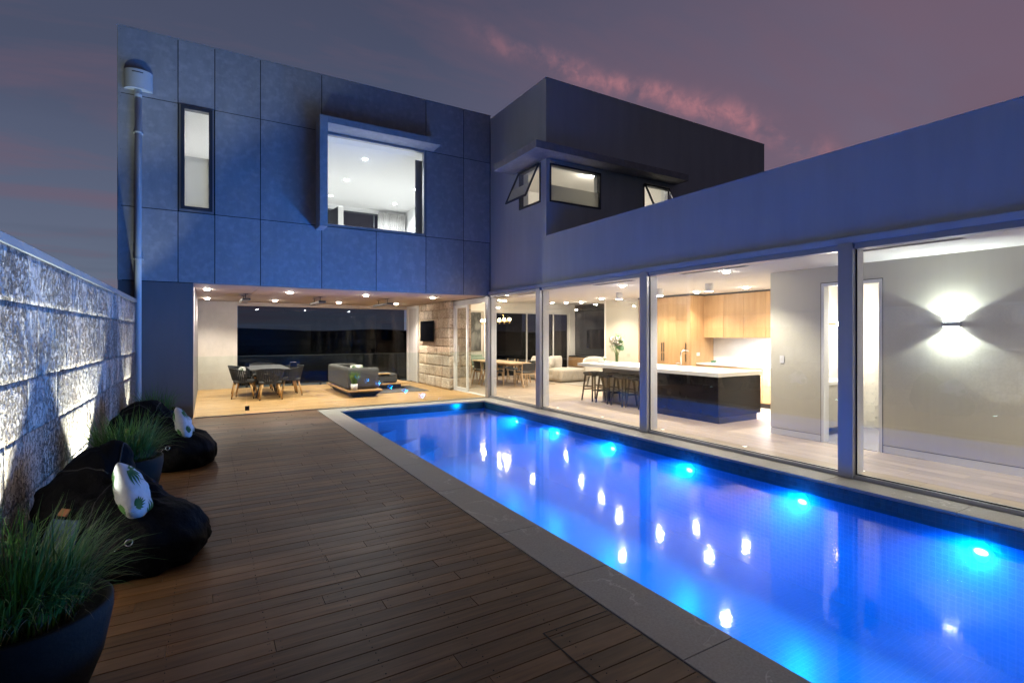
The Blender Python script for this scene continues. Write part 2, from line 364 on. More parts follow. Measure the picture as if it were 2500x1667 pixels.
# ------------------------------------------------------------------ mesh helpers
class MB:
    def __init__(s): s.v = []; s.f = []; s.mi = []; s.cur = 0
    def quad(s, a, b_, c, d):
        n = len(s.v); s.v += [a, b_, c, d]; s.f.append((n, n + 1, n + 2, n + 3)); s.mi.append(s.cur); return s
    def tri(s, a, b_, c):
        n = len(s.v); s.v += [a, b_, c]; s.f.append((n, n + 1, n + 2)); s.mi.append(s.cur); return s
    def add(s, vs, fs):
        n = len(s.v); s.v += [tuple(x) for x in vs]
        for f in fs: s.f.append(tuple(i + n for i in f)); s.mi.append(s.cur)
        return s
    def box(s, x0, x1, y0, y1, z0, z1):
        vs = [(x0, y0, z0), (x1, y0, z0), (x1, y1, z0), (x0, y1, z0), (x0, y0, z1), (x1, y0, z1), (x1, y1, z1), (x0, y1, z1)]
        return s.add(vs, [(0, 3, 2, 1), (4, 5, 6, 7), (0, 1, 5, 4), (1, 2, 6, 5), (2, 3, 7, 6), (3, 0, 4, 7)])
    def bbox(s, x0, x1, y0, y1, z0, z1, c=.004):      # box with chamfered top edges
        vs = [(x0, y0, z0), (x1, y0, z0), (x1, y1, z0), (x0, y1, z0),
              (x0, y0, z1 - c), (x1, y0, z1 - c), (x1, y1, z1 - c), (x0, y1, z1 - c),
              (x0 + c, y0 + c, z1), (x1 - c, y0 + c, z1), (x1 - c, y1 - c, z1), (x0 + c, y1 - c, z1)]
        fs = [(0, 3, 2, 1), (8, 9, 10, 11)]
        for i in range(4):
            j = (i + 1) % 4; fs += [(i, j, 4 + j, 4 + i), (4 + i, 4 + j, 8 + j, 8 + i)]
        return s.add(vs, fs)
    def cyl(s, p0, p1, r0, r1=None, n=16, cap=True):
        r1 = r0 if r1 is None else r1
        p0 = Vector(p0); p1 = Vector(p1); d = (p1 - p0).normalized()
        a = d.orthogonal().normalized(); c = d.cross(a)
        vs = []
        for p, r in ((p0, r0), (p1, r1)):
            for i in range(n):
                t = 2 * PI * i / n; vs.append(p + (a * math.cos(t) + c * math.sin(t)) * r)
        fs = [(i, (i + 1) % n, n + (i + 1) % n, n + i) for i in range(n)]
        if cap: fs += [tuple(range(n - 1, -1, -1)), tuple(range(n, 2 * n))]
        return s.add(vs, fs)
    def bar(s, p0, p1, w_, h_, up=(0, 0, 1), w1=None, h1=None):
        p0 = Vector(p0); p1 = Vector(p1); d = (p1 - p0).normalized(); up = Vector(up)
        if abs(d.dot(up)) > .98: up = Vector((1, 0, 0))
        a = d.cross(up).normalized(); c = a.cross(d)
        w1 = w_ if w1 is None else w1; h1 = h_ if h1 is None else h1
        vs = []
        for p, ww, hh in ((p0, w_, h_), (p1, w1, h1)):
            for sx, sy in ((-1, -1), (1, -1), (1, 1), (-1, 1)): vs.append(p + a * sx * ww / 2 + c * sy * hh / 2)
        return s.add(vs, [(0, 3, 2, 1), (4, 5, 6, 7), (0, 1, 5, 4), (1, 2, 6, 5), (2, 3, 7, 6), (3, 0, 4, 7)])
    def tube(s, pts, r, n=8, r_end=None):
        pts = [Vector(p) for p in pts]; vs = []; m = len(pts)
        prev = None
        for k, p in enumerate(pts):
            d = (pts[min(k + 1, m - 1)] - pts[max(k - 1, 0)]).normalized()
            a = d.orthogonal().normalized() if prev is None else (prev - d * prev.dot(d)).normalized()
            prev = a; c = d.cross(a)
            rr = r if r_end is None else r + (r_end - r) * k / (m - 1)
            for i in range(n):
                t = 2 * PI * i / n; vs.append(p + (a * math.cos(t) + c * math.sin(t)) * rr)
        fs = []
        for k in range(m - 1):
            for i in range(n):
                j = (i + 1) % n; fs.append((k * n + i, k * n + j, (k + 1) * n + j, (k + 1) * n + i))
        fs += [tuple(range(n - 1, -1, -1)), tuple(range((m - 1) * n, m * n))]
        return s.add(vs, fs)
    def lathe(s, prof, c=(0, 0, 0), n=40, sx=1, sy=1):
        vs = []; m = len(prof)
        for r, z in prof:
            for i in range(n):
                t = 2 * PI * i / n; vs.append((c[0] + r * math.cos(t) * sx, c[1] + r * math.sin(t) * sy, c[2] + z))
        fs = [(k * n + i, k * n + (i + 1) % n, (k + 1) * n + (i + 1) % n, (k + 1) * n + i) for k in range(m - 1) for i in range(n)]
        if prof[0][0] > 1e-4: fs.append(tuple(range(n - 1, -1, -1)))
        if prof[-1][0] > 1e-4: fs.append(tuple(range((m - 1) * n, m * n)))
        return s.add(vs, fs)
    def prism(s, pts, z0, z1):
        n = len(pts); vs = [(x, y, z0) for x, y in pts] + [(x, y, z1) for x, y in pts]
        return s.add(vs, [tuple(range(n - 1, -1, -1)), tuple(range(n, 2 * n))] + [(i, (i + 1) % n, n + (i + 1) % n, n + i) for i in range(n)])
    def rbox(s, c, d, r, n=8, amp=0.0, seed=0.0):    # soft rounded block
        hx, hy, hz = (k / 2 for k in d); r = min(r, hx, hy, hz)
        bm = bmesh.new(); bmesh.ops.create_cube(bm, size=2)
        bmesh.ops.subdivide_edges(bm, edges=bm.edges[:], cuts=n - 1, use_grid_fill=True)
        for v in bm.verts:
            q = []
            for k, h in zip(v.co, (hx, hy, hz)):
                # concentrate rings near the edges
                t = math.copysign(abs(k) ** .6, k); q.append(t * h)
            p = Vector(q)
            inn = Vector((max(-hx + r, min(hx - r, p.x)), max(-hy + r, min(hy - r, p.y)), max(-hz + r, min(hz - r, p.z))))
            dv = p - inn
            if dv.length > 1e-6: p = inn + dv.normalized() * r
            if amp:
                nn = noise.noise_vector(p * 3.0 + Vector((seed, seed * 2, 1))) * amp
                p = p + nn
            v.co = p + Vector(c)
        bm.verts.index_update()
        vs = [tuple(v.co) for v in bm.verts]; fs = [tuple(v.index for v in f.verts) for f in bm.faces]
        bm.free()
        return s.add(vs, fs)
    def mesh(s, name, mats, smooth=False):
        me = bpy.data.meshes.new(name); me.from_pydata([tuple(v) for v in s.v], [], s.f)
        for m in (mats if isinstance(mats, (list, tuple)) else [mats]): me.materials.append(MATS[m] if isinstance(m, str) else m)
        if any(s.mi): me.polygons.foreach_set('material_index', s.mi)
        if smooth: me.shade_smooth() if hasattr(me, 'shade_smooth') else me.polygons.foreach_set('use_smooth', [True] * len(me.polygons))
        me.update(); return me
    def build(s, name, mats, parent=None, smooth=False, loc=None, bevel=0, auto=False):
        o = bpy.data.objects.new(name, s.mesh(name, mats, smooth)); C.objects.link(o)
        if parent is not None: o.parent = parent
        if loc: o.location = loc
        if bevel:
            md = o.modifiers.new('bevel', 'BEVEL'); md.width = bevel; md.segments = 2; md.limit_method = 'ANGLE'
        if auto:
            o.data.polygons.foreach_set('use_smooth', [True] * len(o.data.polygons))
            md = o.modifiers.new('weld', 'WELD'); md.merge_threshold = 1e-5
        return o
def empty(name, label=None, cat=None, loc=(0, 0, 0), rz=0, group=None, kind=None):
    o = bpy.data.objects.new(name, None); C.objects.link(o); o.location = loc; o.rotation_euler = (0, 0, rz)
    o.empty_display_size = .1
    return tag(o, label, cat, group, kind)
def tag(o, label=None, cat=None, group=None, kind=None):
    if label: o['label'] = label
    if cat: o['category'] = cat
    if group: o['group'] = group
    if kind: o['kind'] = kind
    return o
KIDS = {}
def dup(root, loc, rz, label, group=None):
    c = root.copy(); C.objects.link(c); c.location = loc; c.rotation_euler = (0, 0, rz); c['label'] = label
    if group: c['group'] = group
    for ch in [o for o in C.objects if o.parent == root]:
        k = ch.copy(); C.objects.link(k); k.parent = c
        for g_ in [o for o in C.objects if o.parent == ch]:
            d = g_.copy(); C.objects.link(d); d.parent = k
    return c
def light(name, typ, loc, power, col, parent=None, rot=None, size=.05, spot=None, blend=.3, aim=None):
    l = bpy.data.lights.new(name, typ); l.energy = power; l.color = col
    if typ in ('POINT', 'SPOT'): l.shadow_soft_size = size
    if typ == 'SPOT': l.spot_size = math.radians(spot or 120); l.spot_blend = blend
    if typ == 'AREA': l.size = size if not isinstance(size, tuple) else size[0]
    if typ == 'AREA' and isinstance(size, tuple): l.shape = 'RECTANGLE'; l.size_y = size[1]
    o = bpy.data.objects.new(name, l); C.objects.link(o); o.location = loc
    if aim is not None: o.rotation_euler = Vector(aim).to_track_quat('-Z', 'Y').to_euler()
    elif rot: o.rotation_euler = rot
    if parent is not None: o.parent = parent
    return o
def W_(hx): return hx

# ------------------------------------------------------------------ setting: ground, hills
FY = 11.62           # cladding plane of the far wing
FX = 6.20            # glass facade plane
BY = 17.4            # back of the far wing
m = MB(); S = 3000
m.quad((-S, BY + 1.2, -6), (S, BY + 1.2, -6), (S, S, -6), (-S, S, -6))
m.quad((-S, -S, -6), (S, -S, -6), (S, BY + 1.2, -6), (-S, BY + 1.2, -6))
tag(m.build('ground', 'ground_dark'), kind='structure')
m = MB()
pts = []
for i in range(-40, 101):
    a = math.radians(i * .9 - 12)
    d = 900
    hh = 9 + 10 * noise.noise(Vector((i * .11, 3.3, 0))) + 15 * math.exp(-((math.degrees(a) + 3) / 7) ** 2)
    pts.append((d * math.sin(a), d * math.cos(a), max(3.0, hh)))
for p, q in zip(pts, pts[1:]):
    m.quad((p[0], p[1], -6), (q[0], q[1], -6), (q[0] * 1.1, q[1] * 1.1, q[2]), (p[0] * 1.1, p[1] * 1.1, p[2]))
    m.quad((p[0] * 1.1, p[1] * 1.1, p[2]), (q[0] * 1.1, q[1] * 1.1, q[2]), (q[0] * 1.5, q[1] * 1.5, -6), (p[0] * 1.5, p[1] * 1.5, -6))
tag(m.build('hills', 'hill_black', smooth=True), kind='structure')
fl = MB().rbox((0, 0, 0), (1.1, 1.1, 1.1), .5, 3).build('street_lamp', 'far_lamp', loc=(FOC * 0 + 360 * math.sin(math.radians(19.6)), 360 * math.cos(math.radians(19.6)), 1.2))
tag(fl, 'distant white lamp glowing on the dark horizon beside the alfresco opening', 'street lamp')

# ------------------------------------------------------------------ pool
PX0, PX1, PY0, PY1, PD, WZ = 2.40, 5.80, -1.2, 11.10, -1.25, -0.15
pool = empty('swimming_pool', kind='structure')
m = MB(); m.quad((PX0, PY0, PD), (PX1, PY0, PD), (PX1, PY1, PD), (PX0, PY1, PD)); m.build('pool_floor', 'pool_mosaic', pool)
m = MB(); m.quad((PX0, PY0, PD), (PX0, PY1, PD), (PX0, PY1, -.03), (PX0, PY0, -.03)); m.build('pool_wall', 'pool_mosaic', pool)
m = MB(); m.quad((PX1, PY1, PD), (PX1, PY0, PD), (PX1, PY0, -.03), (PX1, PY1, -.03)); m.build('pool_wall', 'pool_mosaic', pool)
m = MB(); m.quad((PX0, PY1, PD), (PX1, PY1, PD), (PX1, PY1, -.03), (PX0, PY1, -.03)); m.build('pool_wall', 'pool_mosaic', pool)
m = MB(); m.quad((PX1, PY0, PD), (PX0, PY0, PD), (PX0, PY0, -.03), (PX1, PY0, -.03)); m.build('pool_wall', 'pool_mosaic', pool)
for k, (a, z) in enumerate(((2.3, -.98), (1.75, -.74), (1.2, -.50), (.65, -.32))):
    MB().prism([(PX0 + .002, PY1 - .002), (PX0 + .002, PY1 - a * .9), (PX0 + a, PY1 - .002)], PD + .003 * (k + 1), z).build('pool_step', 'pool_mosaic', pool)
# waterline tiles: two courses; the nearest ones singly, the rest joined
T = .05
tile = MB().box(0, -.0035, .0015, T - .0015, .0015, T - .0015).mesh('tile', 'band_tile')
rest = MB(); g_ = MB(); cnt = 0
rows = [-.13, -.08]
g_.box(PX1 - .002, PX1 - .0005, PY0, PY1, -.180, -.0295); g_.box(PX0, PX1, PY1 - .002, PY1 - .0005, -.180, -.0295)
g_.build('tile_grout', 'band_grout', pool)
for r_ in rows + [-.18]:
    y = PY0
    while y < PY1 - T:
        if 1.2 < y < 8.2 and cnt < 280 and r_ != -.18:
            o = bpy.data.objects.new('waterline_tile', tile); C.objects.link(o); o.location = (PX1 - .002, y, r_); o.parent = pool; cnt += 1
        else: rest.box(PX1 - .0055, PX1 - .002, y + .0015, y + T - .0015, r_ + .0015, r_ + T - .0015)
        y += T
    x = PX0
    while x < PX1 - T:
        rest.box(x + .0015, x + T - .0015, PY1 - .0055, PY1 - .002, r_ + .0015, r_ + T - .0015); x += T
tag(rest.build('waterline_tiles', 'band_tile', pool), kind='stuff')
m = MB(); m.quad((PX0, PY0, WZ), (PX1, PY0, WZ), (PX1, PY1, WZ), (PX0, PY1, WZ))
tag(m.build('pool_water', 'pool_water'), kind='structure')
# the body of the water: faint scattering carries the lamp light through the whole pool
m_, q_ = newmat('water_body')
vsc = q_.n('ShaderNodeVolumeScatter', {'Color': (.05, .50, 1.0, 1), 'Density': .20, 'Anisotropy': .35})
vab = q_.n('ShaderNodeVolumeAbsorption', {'Color': (.25, .85, 1.0, 1), 'Density': .25})
q_.n('ShaderNodeOutputMaterial', {'Volume': q_.n('ShaderNodeAddShader', {0: vsc, 1: vab})})
wb_ = MB().box(PX0 + .004, PX1 - .0065, PY0 + .004, PY1 - .0065, PD + .003, WZ - .002).build('pool_water_body', 'water_body')
tag(wb_, kind='structure')
# underwater lights
names = ['farthest', 'second farthest', 'third farthest', 'third nearest', 'second nearest', 'nearest']
ly = [9.56, 8.05, 6.48, 4.91, 3.33, 1.77]
desc = ['farthest blue underwater lamp on the right pool wall, toward the corner post',
        'round blue underwater lamp on the right pool wall in front of the bar stools',
        'round blue underwater lamp on the right pool wall in front of the dark island bench',
        'round blue underwater lamp on the right pool wall in front of the hallway corner',
        'round blue underwater lamp on the right pool wall below the widest white post',
        'largest and nearest round blue underwater lamp on the right pool wall']
for y, d_ in zip(ly, desc):
    e = empty('pool_light', d_, 'pool light', (PX1 - .001, y, -.285), group='underwater lamps along the right pool wall')
    MB().lathe([(0, 0), (.095, 0), (.095, .011), (0, .011)], n=28, sy=.66).build('trim_ring', 'aluminium', e).rotation_euler = (0, -PI / 2, PI / 2 * 0)
    for nm, r_, xx, mt in (('lens', .088, -.0130, 'pool_lens'), ('lamp_core', .052, -.0175, 'pool_core')):
        MB().add([(xx, 0, 0)] + [(xx + .003, r_ * math.cos(2 * PI * i / 28), r_ * .62 * math.sin(2 * PI * i / 28)) for i in range(28)], [(0, i + 1, (i + 1) % 28 + 1) for i in range(28)]).build(nm, mt, e)
    l_ = light('pool_lamp', 'AREA', (-.03, 0, 0), L_POOL, (.0, .27, 1.0), e, size=.16, aim=(-1, 0, .34)); l_.data.shape = 'DISK'; l_.data.spread = math.radians(150)
    light('pool_halo', 'POINT', (-.12, 0, 0), L_POOL * .05, (.0, .27, 1.0), e, size=.09)
for y in (.2,):
    e = empty('pool_light', 'blue underwater lamp on the right pool wall outside the picture', 'pool light', (PX1 - .001, y, -.285), group='underwater lamps along the right pool wall')
    MB().lathe([(0, 0), (.095, 0), (.095, .011), (0, .011)], n=28, sy=.66).build('trim_ring', 'aluminium', e).rotation_euler = (0, -PI / 2, PI / 2 * 0)
    l_ = light('pool_lamp', 'AREA', (-.03, 0, 0), L_POOL, (.0, .27, 1.0), e, size=.16, aim=(-1, 0, .34)); l_.data.shape = 'DISK'; l_.data.spread = math.radians(150)
    light('pool_halo', 'POINT', (-.12, 0, 0), L_POOL * .05, (.0, .27, 1.0), e, size=.09)

# ------------------------------------------------------------------ coping pavers
cop = empty('pool_coping', kind='structure')
def paver(x0, x1, y0, y1):
    g = .0025
    MB().bbox(x0 - (x0 + x1) / 2 + g, x1 - (x0 + x1) / 2 - g, y0 - (y0 + y1) / 2 + g, y1 - (y0 + y1) / 2 - g, -.03, 0.0, .002).build('paver', 'coping_stone', cop, loc=((x0 + x1) / 2, (y0 + y1) / 2, .001))
OX, OY = 2.015, 11.53
ys = [-1.6, -.5, .6, 1.75, 2.75, 3.62, 4.9, 6.1, 7.35, 8.6, 9.85, 11.1]
for a, c in zip(ys, ys[1:]): paver(OX, PX0, a, c)
xs = [OX, 2.62, 3.75, 4.9, 6.19]
for a, c in zip(xs, xs[1:]): paver(a, c, PY1, OY)
ys = [-1.6, -.4, .75, 1.95, 3.12, 4.3, 5.5, 6.65, 7.85, 9.0, 10.1, 11.1]
for a, c in zip(ys, ys[1:]): paver(PX1, 6.19, a, c)
m = MB(); m.box(OX, PX0 - .001, -1.6, PY1, -1.4, -.031); m.box(PX1 + .001, 6.6, -1.6, PY1, -1.4, -.031); m.box(OX, 6.6, PY1 + .001, 11.6, -1.4, -.031)
m.build('pool_shell', 'render_paint', cop)

# ------------------------------------------------------------------ timber deck
deck = empty('timber_deck', kind='structure')
m = MB(); m.quad((-1.3, -2.6, -.06), (2.01, -2.6, -.06), (2.01, 11.62, -.06), (-1.3, 11.62, -.06)); m.build('deck_underlay', 'under_deck', deck)
P = .1185; GAP = .0035
def board(x0, x1, y, mat_, parent, name='deck_board', wd=P - GAP):
    xm = (x0 + x1) / 2
    MB().bbox(x0 - xm + .0012, x1 - xm - .0012, 0, wd, -.022, 0, .0018).build(name, mat_, parent, loc=(xm, y, R.uniform(-.0012, .0004)))
screws = MB()
nrow = int((11.615 + 1.9) / P)
far_joined = MB()
for i in range(nrow):
    y = 11.615 - (i + 1) * P
    cuts = [-1.09]
    x = -1.09 + R.uniform(.3, 2.6)
    while x < 1.7: cuts.append(x); x += R.uniform(1.5, 2.9)
    xe = 2.008
    cuts.append(xe)
    for a, c in zip(cuts, cuts[1:]):
        board(a, c, y, 'deck_timber', deck)
        for sx in (a + .03, c - .03):
            for sy in (.025, P - .03):
                if y < 8: screws.cyl((sx, y + sy, .0002), (sx, y + sy, .0012), .0032, n=6)
    if y < 8:
        for jx in (-.62, -.17, .28, .73, 1.18, 1.63):
            for sy in (.025, P - .03): screws.cyl((jx + R.uniform(-.006, .006), y + sy, .0002), (jx, y + sy, .0012), .0030, n=6)
tag(screws.build('deck_screws', 'screw', deck), kind='stuff')
# service hatch lines cut into the decking
m = MB(); m.box(1.62, 1.632, 9.62, 9.86, .0015, .0028); m.box(1.62, 2.0, 9.612, 9.624, .0015, .0028); m.build('hatch_slot', 'joint', deck)
m = MB(); m.box(1.548, 1.556, 1.0, 2.285, .0015, .0024); m.box(1.548, 2.0, 2.285, 2.291, .0015, .0024); m.build('hatch_slot', 'joint', deck)
# covered terrace deck, oiled honey colour
terr = empty('terrace_deck', kind='structure')
m = MB(); m.quad((-.4, 11.62, -.06), (6.2, 11.62, -.06), (6.2, 17.6, -.06), (-.4, 17.6, -.06)); m.build('deck_underlay', 'under_deck', terr)
y = 11.62
i = 0
while y < 17.42:
    cuts = [-.36]; x = -.36 + R.uniform(1., 3.5)
    while x < 5.4: cuts.append(x); x += R.uniform(2.0, 3.6)
    cuts.append(6.2 if y < 13.7 else 6.06)
    for a, c in zip(cuts, cuts[1:]): board(a, c, y, 'deck_honey', terr)
    y += P
m = MB(); m.box(-.4, FX, 17.43, 18.2, -6, .0); m.build('terrace_edge', 'render_dark', terr)
m = MB(); m.box(-1.2, 2.0, 11.62, 17, -6, -.07); m.build('terrace_base', 'render_dark', terr)

# ------------------------------------------------------------------ stone boundary wall, left
sw = empty('stone_wall', 'tall boundary wall of rough pitted limestone blocks beside the deck', 'wall', (0, 0, 0))
WX = -1.10
zc = [-.06, .44, .885, 1.28, 1.82, 2.178]
def stone_block(parent, x, y0, y1, z0, z1, mat_, amp, seed, axis='x', step=.045, thick=.16):
    # a rough-faced block: displaced grid front, plain sides; local origin at its corner
    L = y1 - y0; H = z1 - z0
    ny = max(3, int(L / step)); nz = max(3, int(H / step))
    g = .0016
    vs = []; fs = []
    for k in range(nz + 1):
        for j in range(ny + 1):
            yy = g + (L - 2 * g) * j / ny; z_ = g + (H - 2 * g) * k / nz
            edge = min(j, ny - j, k, nz - k)
            p = Vector((seed, y0 + yy, z0 + z_))
            d = noise.fractal(p * 5.0, 1.0, 2.0, 4) * amp + noise.noise(p * 22) * amp * .45
            bulge = 0 if edge == 0 else amp * .12
            if edge == 0:
                d = d * .35 - .0004; yy += noise.noise(p * 9) * .0015; z_ += noise.noise(p * 8 + Vector((5, 0, 0))) * .0015
            vs.append((d + bulge, yy, z_))
    for k in range(nz):
        for j in range(ny):
            a = k * (ny + 1) + j; fs.append((a, a + 1, a + ny + 2, a + ny + 1))
    n0 = len(vs)
    ring = [k for k in range(ny + 1)] + [k * (ny + 1) + ny for k in range(1, nz + 1)] + [nz * (ny + 1) + k for k in range(ny - 1, -1, -1)] + [k * (ny + 1) for k in range(nz - 1, 0, -1)]
    for r_ in ring: vs.append((-thick, vs[r_][1], vs[r_][2]))
    for a in range(len(ring)):
        b_ = (a + 1) % len(ring); fs.append((ring[b_], ring[a], n0 + a, n0 + b_))
    if axis == 'y':  # face looks toward -Y
        vs = [(v[1], -v[0], v[2]) for v in vs]
    me = bpy.data.meshes.new('stone_block'); me.from_pydata(vs, [], fs); me.materials.append(MATS[mat_])
    me.polygons.foreach_set('use_smooth', [i < ny * nz for i in range(len(fs))]); me.update()
    o = bpy.data.objects.new('stone_block', me); C.objects.link(o); o.parent = parent
    o.location = (x, y0, z0) if axis == 'x' else (y0, x, z0)
    return o
seed = 0
for k in range(5):
    y = 11.60; first = True
    z0, z1 = zc[k], zc[k + 1]
    while y > -2:
        L = R.uniform(.75, 1.5) if not first else R.uniform(.5, .9)
        y0 = max(-2, y - L); first = False; seed += 1.7
        stone_block(sw, WX - .012, y0, y, z0, z1, 'limestone', R.choice((.003, .005, .007)), seed, step=.04 if y0 < 9 else .06)
        y = y0
m = MB(); m.box(WX - .34, WX - .12, -2, 11.60, -.5, 2.17); m.build('wall_core', 'limestone', sw)
y = 11.60; capn = 0
for y0 in (10.35, 9.1, 7.85, 6.75, 5.55, 4.3, 3.0, 1.5, 0, -2):
    MB().bbox(-.34, .008, -(y - y0) / 2 + .003, (y - y0) / 2 - .003, 0, .062, .004).build('capping_stone', 'pipe_paint', sw, loc=(WX, (y + y0) / 2, 2.181))
    y = y0
# wall behind the camera
bw_ = MB().box(-1.1, 6.2, -2.9, -2.62, -.5, 2.3).build('garden_wall', 'render_paint')
tag(bw_, 'low grey rendered wall closing the courtyard behind the viewpoint', 'wall')
# recessed up-lights along the wall
for y, d_, pw in ((10.45, 'small recessed deck up-light grazing the far end of the stone wall', .35), (6.80, 'small recessed deck up-light by the middle planter at the stone wall', .9),
              (3.85, 'small recessed deck up-light between the nearest planter and the near bean bag', 1.0)):
    e = empty('uplight', d_, 'uplight', (WX + .29, y, .002), group='recessed up-lights at the foot of the stone wall')
    MB().cyl((0, 0, 0), (0, 0, .006), .045, n=20).build('bezel', 'aluminium', e)
    MB().cyl((0, 0, .0065), (0, 0, .008), .034, n=20).build('lens', 'uplight_lens', e)
    light('uplight_lamp', 'SPOT', (0, 0, .02), L_UP * pw, (.88, 1.0, .88), e, size=.02, spot=96 if y < 10 else 56, blend=.25, aim=(-.14, 0 if y < 10 else -.06, 1))

# ------------------------------------------------------------------ the house
house = empty('house', 'two-storey modern house with grey panel upper storey and long glass facade beside the pool', 'house')
XE = [-1.39, -.47, .134, .939, 2.128, 4.50, 5.491, 6.235]
ZE = [2.59, 3.94, 5.98, 7.19]
def panel(x0, x1, z0, z1):
    g = .0075
    xm, zm = (x0 + x1) / 2, (z0 + z1) / 2
    MB().box(x0 - xm + g, x1 - xm - g, 0, .012, z0 - zm + g, z1 - zm - g).build('cladding_panel', 'cladding', house, loc=(xm, FY, zm))
fix = MB()
def fixings(x0, x1, z0, z1):
    nx = max(2, int((x1 - x0) / .55) + 1); nz_ = max(2, int((z1 - z0) / .45) + 1)
    for i in range(nx):
        for k in range(nz_):
            if 0 < i < nx - 1 and 0 < k < nz_ - 1 and nx < 4: continue
            x = x0 + .05 + (x1 - x0 - .1) * i / (nx - 1); z = z0 + .06 + (z1 - z0 - .12) * k / (nz_ - 1)
            fix.cyl((x, FY - .0012, z), (x, FY + .001, z), .0048, n=6)
for r_ in range(3):
    for c_ in range(7):
        x0, x1, z0, z1 = XE[c_], XE[c_ + 1], ZE[r_], ZE[r_ + 1]
        if r_ == 1 and c_ == 4: continue
        if r_ == 1 and c_ == 1:
            continue
        if r_ == 0 and c_ == 4:
            panel(x0, 3.307, z0, z1); fixings(x0, 3.307, z0, z1); panel(3.307, x1, z0, z1); fixings(3.307, x1, z0, z1); continue
        panel(x0, x1, z0, z1); fixings(x0, x1, z0, z1)
tag(fix.build('cladding_fixings', 'joint', house), kind='stuff')
# sarking wall behind the panels with the two window openings
m = MB(); a, c = FY + .014, FY + .20
m.box(-1.385, 6.25, a, c, 2.60, 3.95); m.box(-1.385, 6.25, a, c, 5.975, 7.185)
m.box(-1.385, -.455, a, c, 3.95, 5.975); m.box(.12, 2.14, a, c, 3.95, 5.975); m.box(4.495, 6.25, a, c, 3.95, 5.975)
m.build('wall_backing', 'joint', house)
m = MB(); m.box(-1.392, -1.34, FY + .013, 18.2, 2.59, 7.185); m.build('side_wall', 'cladding', house)
m = MB(); m.box(-1.34, 6.25, FY + .2, 18.2, 7.02, 7.12); m.build('roof', 'joint', house)
m = MB(); m.box(-1.34, 6.25, FY + .2, 18.2, 2.66, 3.2); m.build('floor_slab', 'plaster', house)
m = MB(); m.box(-1.392, 6.25, FY - .004, FY + .21, 7.187, 7.205); m.build('roof_capping', 'cladding', house)
# pier and side wall of the terrace
m = MB(); m.box(-1.385, -.225, FY + .004, BY + .3, -.5, 2.583); m.build('pier', 'pier_paint', house)
# soffit in panels
for x0, x1 in ((-.225, .94), (.94, 3.307), (3.307, 6.17)):
    for y0, y1 in ((FY + .014, 14.5), (14.5, 17.6)):
        MB().box(x0 - (x0 + x1) / 2 + .004, (x1 - x0) / 2 - .004, y0 - (y0 + y1) / 2 + .004, (y1 - y0) / 2 - .004, 0, .012).build('soffit_panel', 'soffit', house, loc=((x0 + x1) / 2, (y0 + y1) / 2, 2.584))
m = MB(); m.box(-.225, 6.9, FY + .02, 18.2, 2.60, 2.65); m.build('soffit_backing', 'joint', house)
MB().box(-.22, .78, BY, BY + .3, 0, 2.58).build('end_wall', 'concrete_panel', house)
m = MB(); m.box(.78, 6.05, BY + .05, BY + .3, 2.47, 2.58); m.build('head_beam', 'soffit', house)

def window_y(x0, x1, z0, z1, y, mt, fw=.05, dep=.09, proud=.02, mull=(), frostz=None, glass='clear_glass'):
    # window in a wall facing -Y
    wd = empty('window'); wd.parent = house; wd.location = (0, 0, 0)
    m = MB(); a, c = y - proud, y + dep
    m.box(x0, x1, a, c, z0, z0 + fw); m.box(x0, x1, a, c, z1 - fw, z1); m.box(x0, x0 + fw, a, c, z0 + fw, z1 - fw); m.box(x1 - fw, x1, a, c, z0 + fw, z1 - fw)
    for xm in mull: m.box(xm - fw / 2, xm + fw / 2, a + .01, c, z0 + fw, z1 - fw)
    m.build('window_frame', mt, wd, bevel=.003)
    MB().box(x0 + fw, x1 - fw, y + .03, y + .036, z0 + fw, z1 - fw).build('pane', glass, wd)
    if frostz: MB().box(x0 + fw, x1 - fw, y + .038, y + .0395, z0 + fw, frostz).build('frosted_film', 'frosted_film', wd)
    return wd
window_y(2.15, 4.485, 3.955, 5.972, FY, 'aluminium', fw=.045)
wn = window_y(-.425, .095, 3.985, 5.955, FY, 'dark_frame', fw=.062, proud=.045)
m = MB(); m.box(-.455, -.426, FY - .02, FY + .1, 3.95, 5.975); m.box(.096, .12, FY - .02, FY + .1, 3.95, 5.975); m.box(-.426, .096, FY - .02, FY + .1, 5.956, 5.975)
m.box(-.426, .096, FY - .02, FY + .1, 3.95, 3.984); m.build('window_surround', 'aluminium', wn)
MB().box(-.36, .032, FY + .045, FY + .047, 4.05, 5.02).build('blind', 'frosted_film', wn)
# projecting hood and fin round the large window
hd = empty('window_hood'); hd.parent = house
MB().box(1.998, 2.152, 11.10, FY - .003, 3.84, 6.125).build('side_fin', 'cladding', hd, bevel=.002)
MB().box(2.156, 4.67, 11.10, FY - .003, 5.985, 6.125).build('top_hood', 'cladding', hd, bevel=.002)
hf = MB()
for x in (2.03, 2.12): 
    for z in (3.95, 4.6, 5.3, 6.06): hf.cyl((x, 11.098, z), (x, 11.101, z), .005, n=6)
for x in (2.25, 2.8, 3.35, 3.9, 4.5):
    hf.cyl((x, 11.098, 6.055), (x, 11.101, 6.055), .005, n=6)
tag(hf.build('hood_fixings', 'joint', hd), kind='stuff')

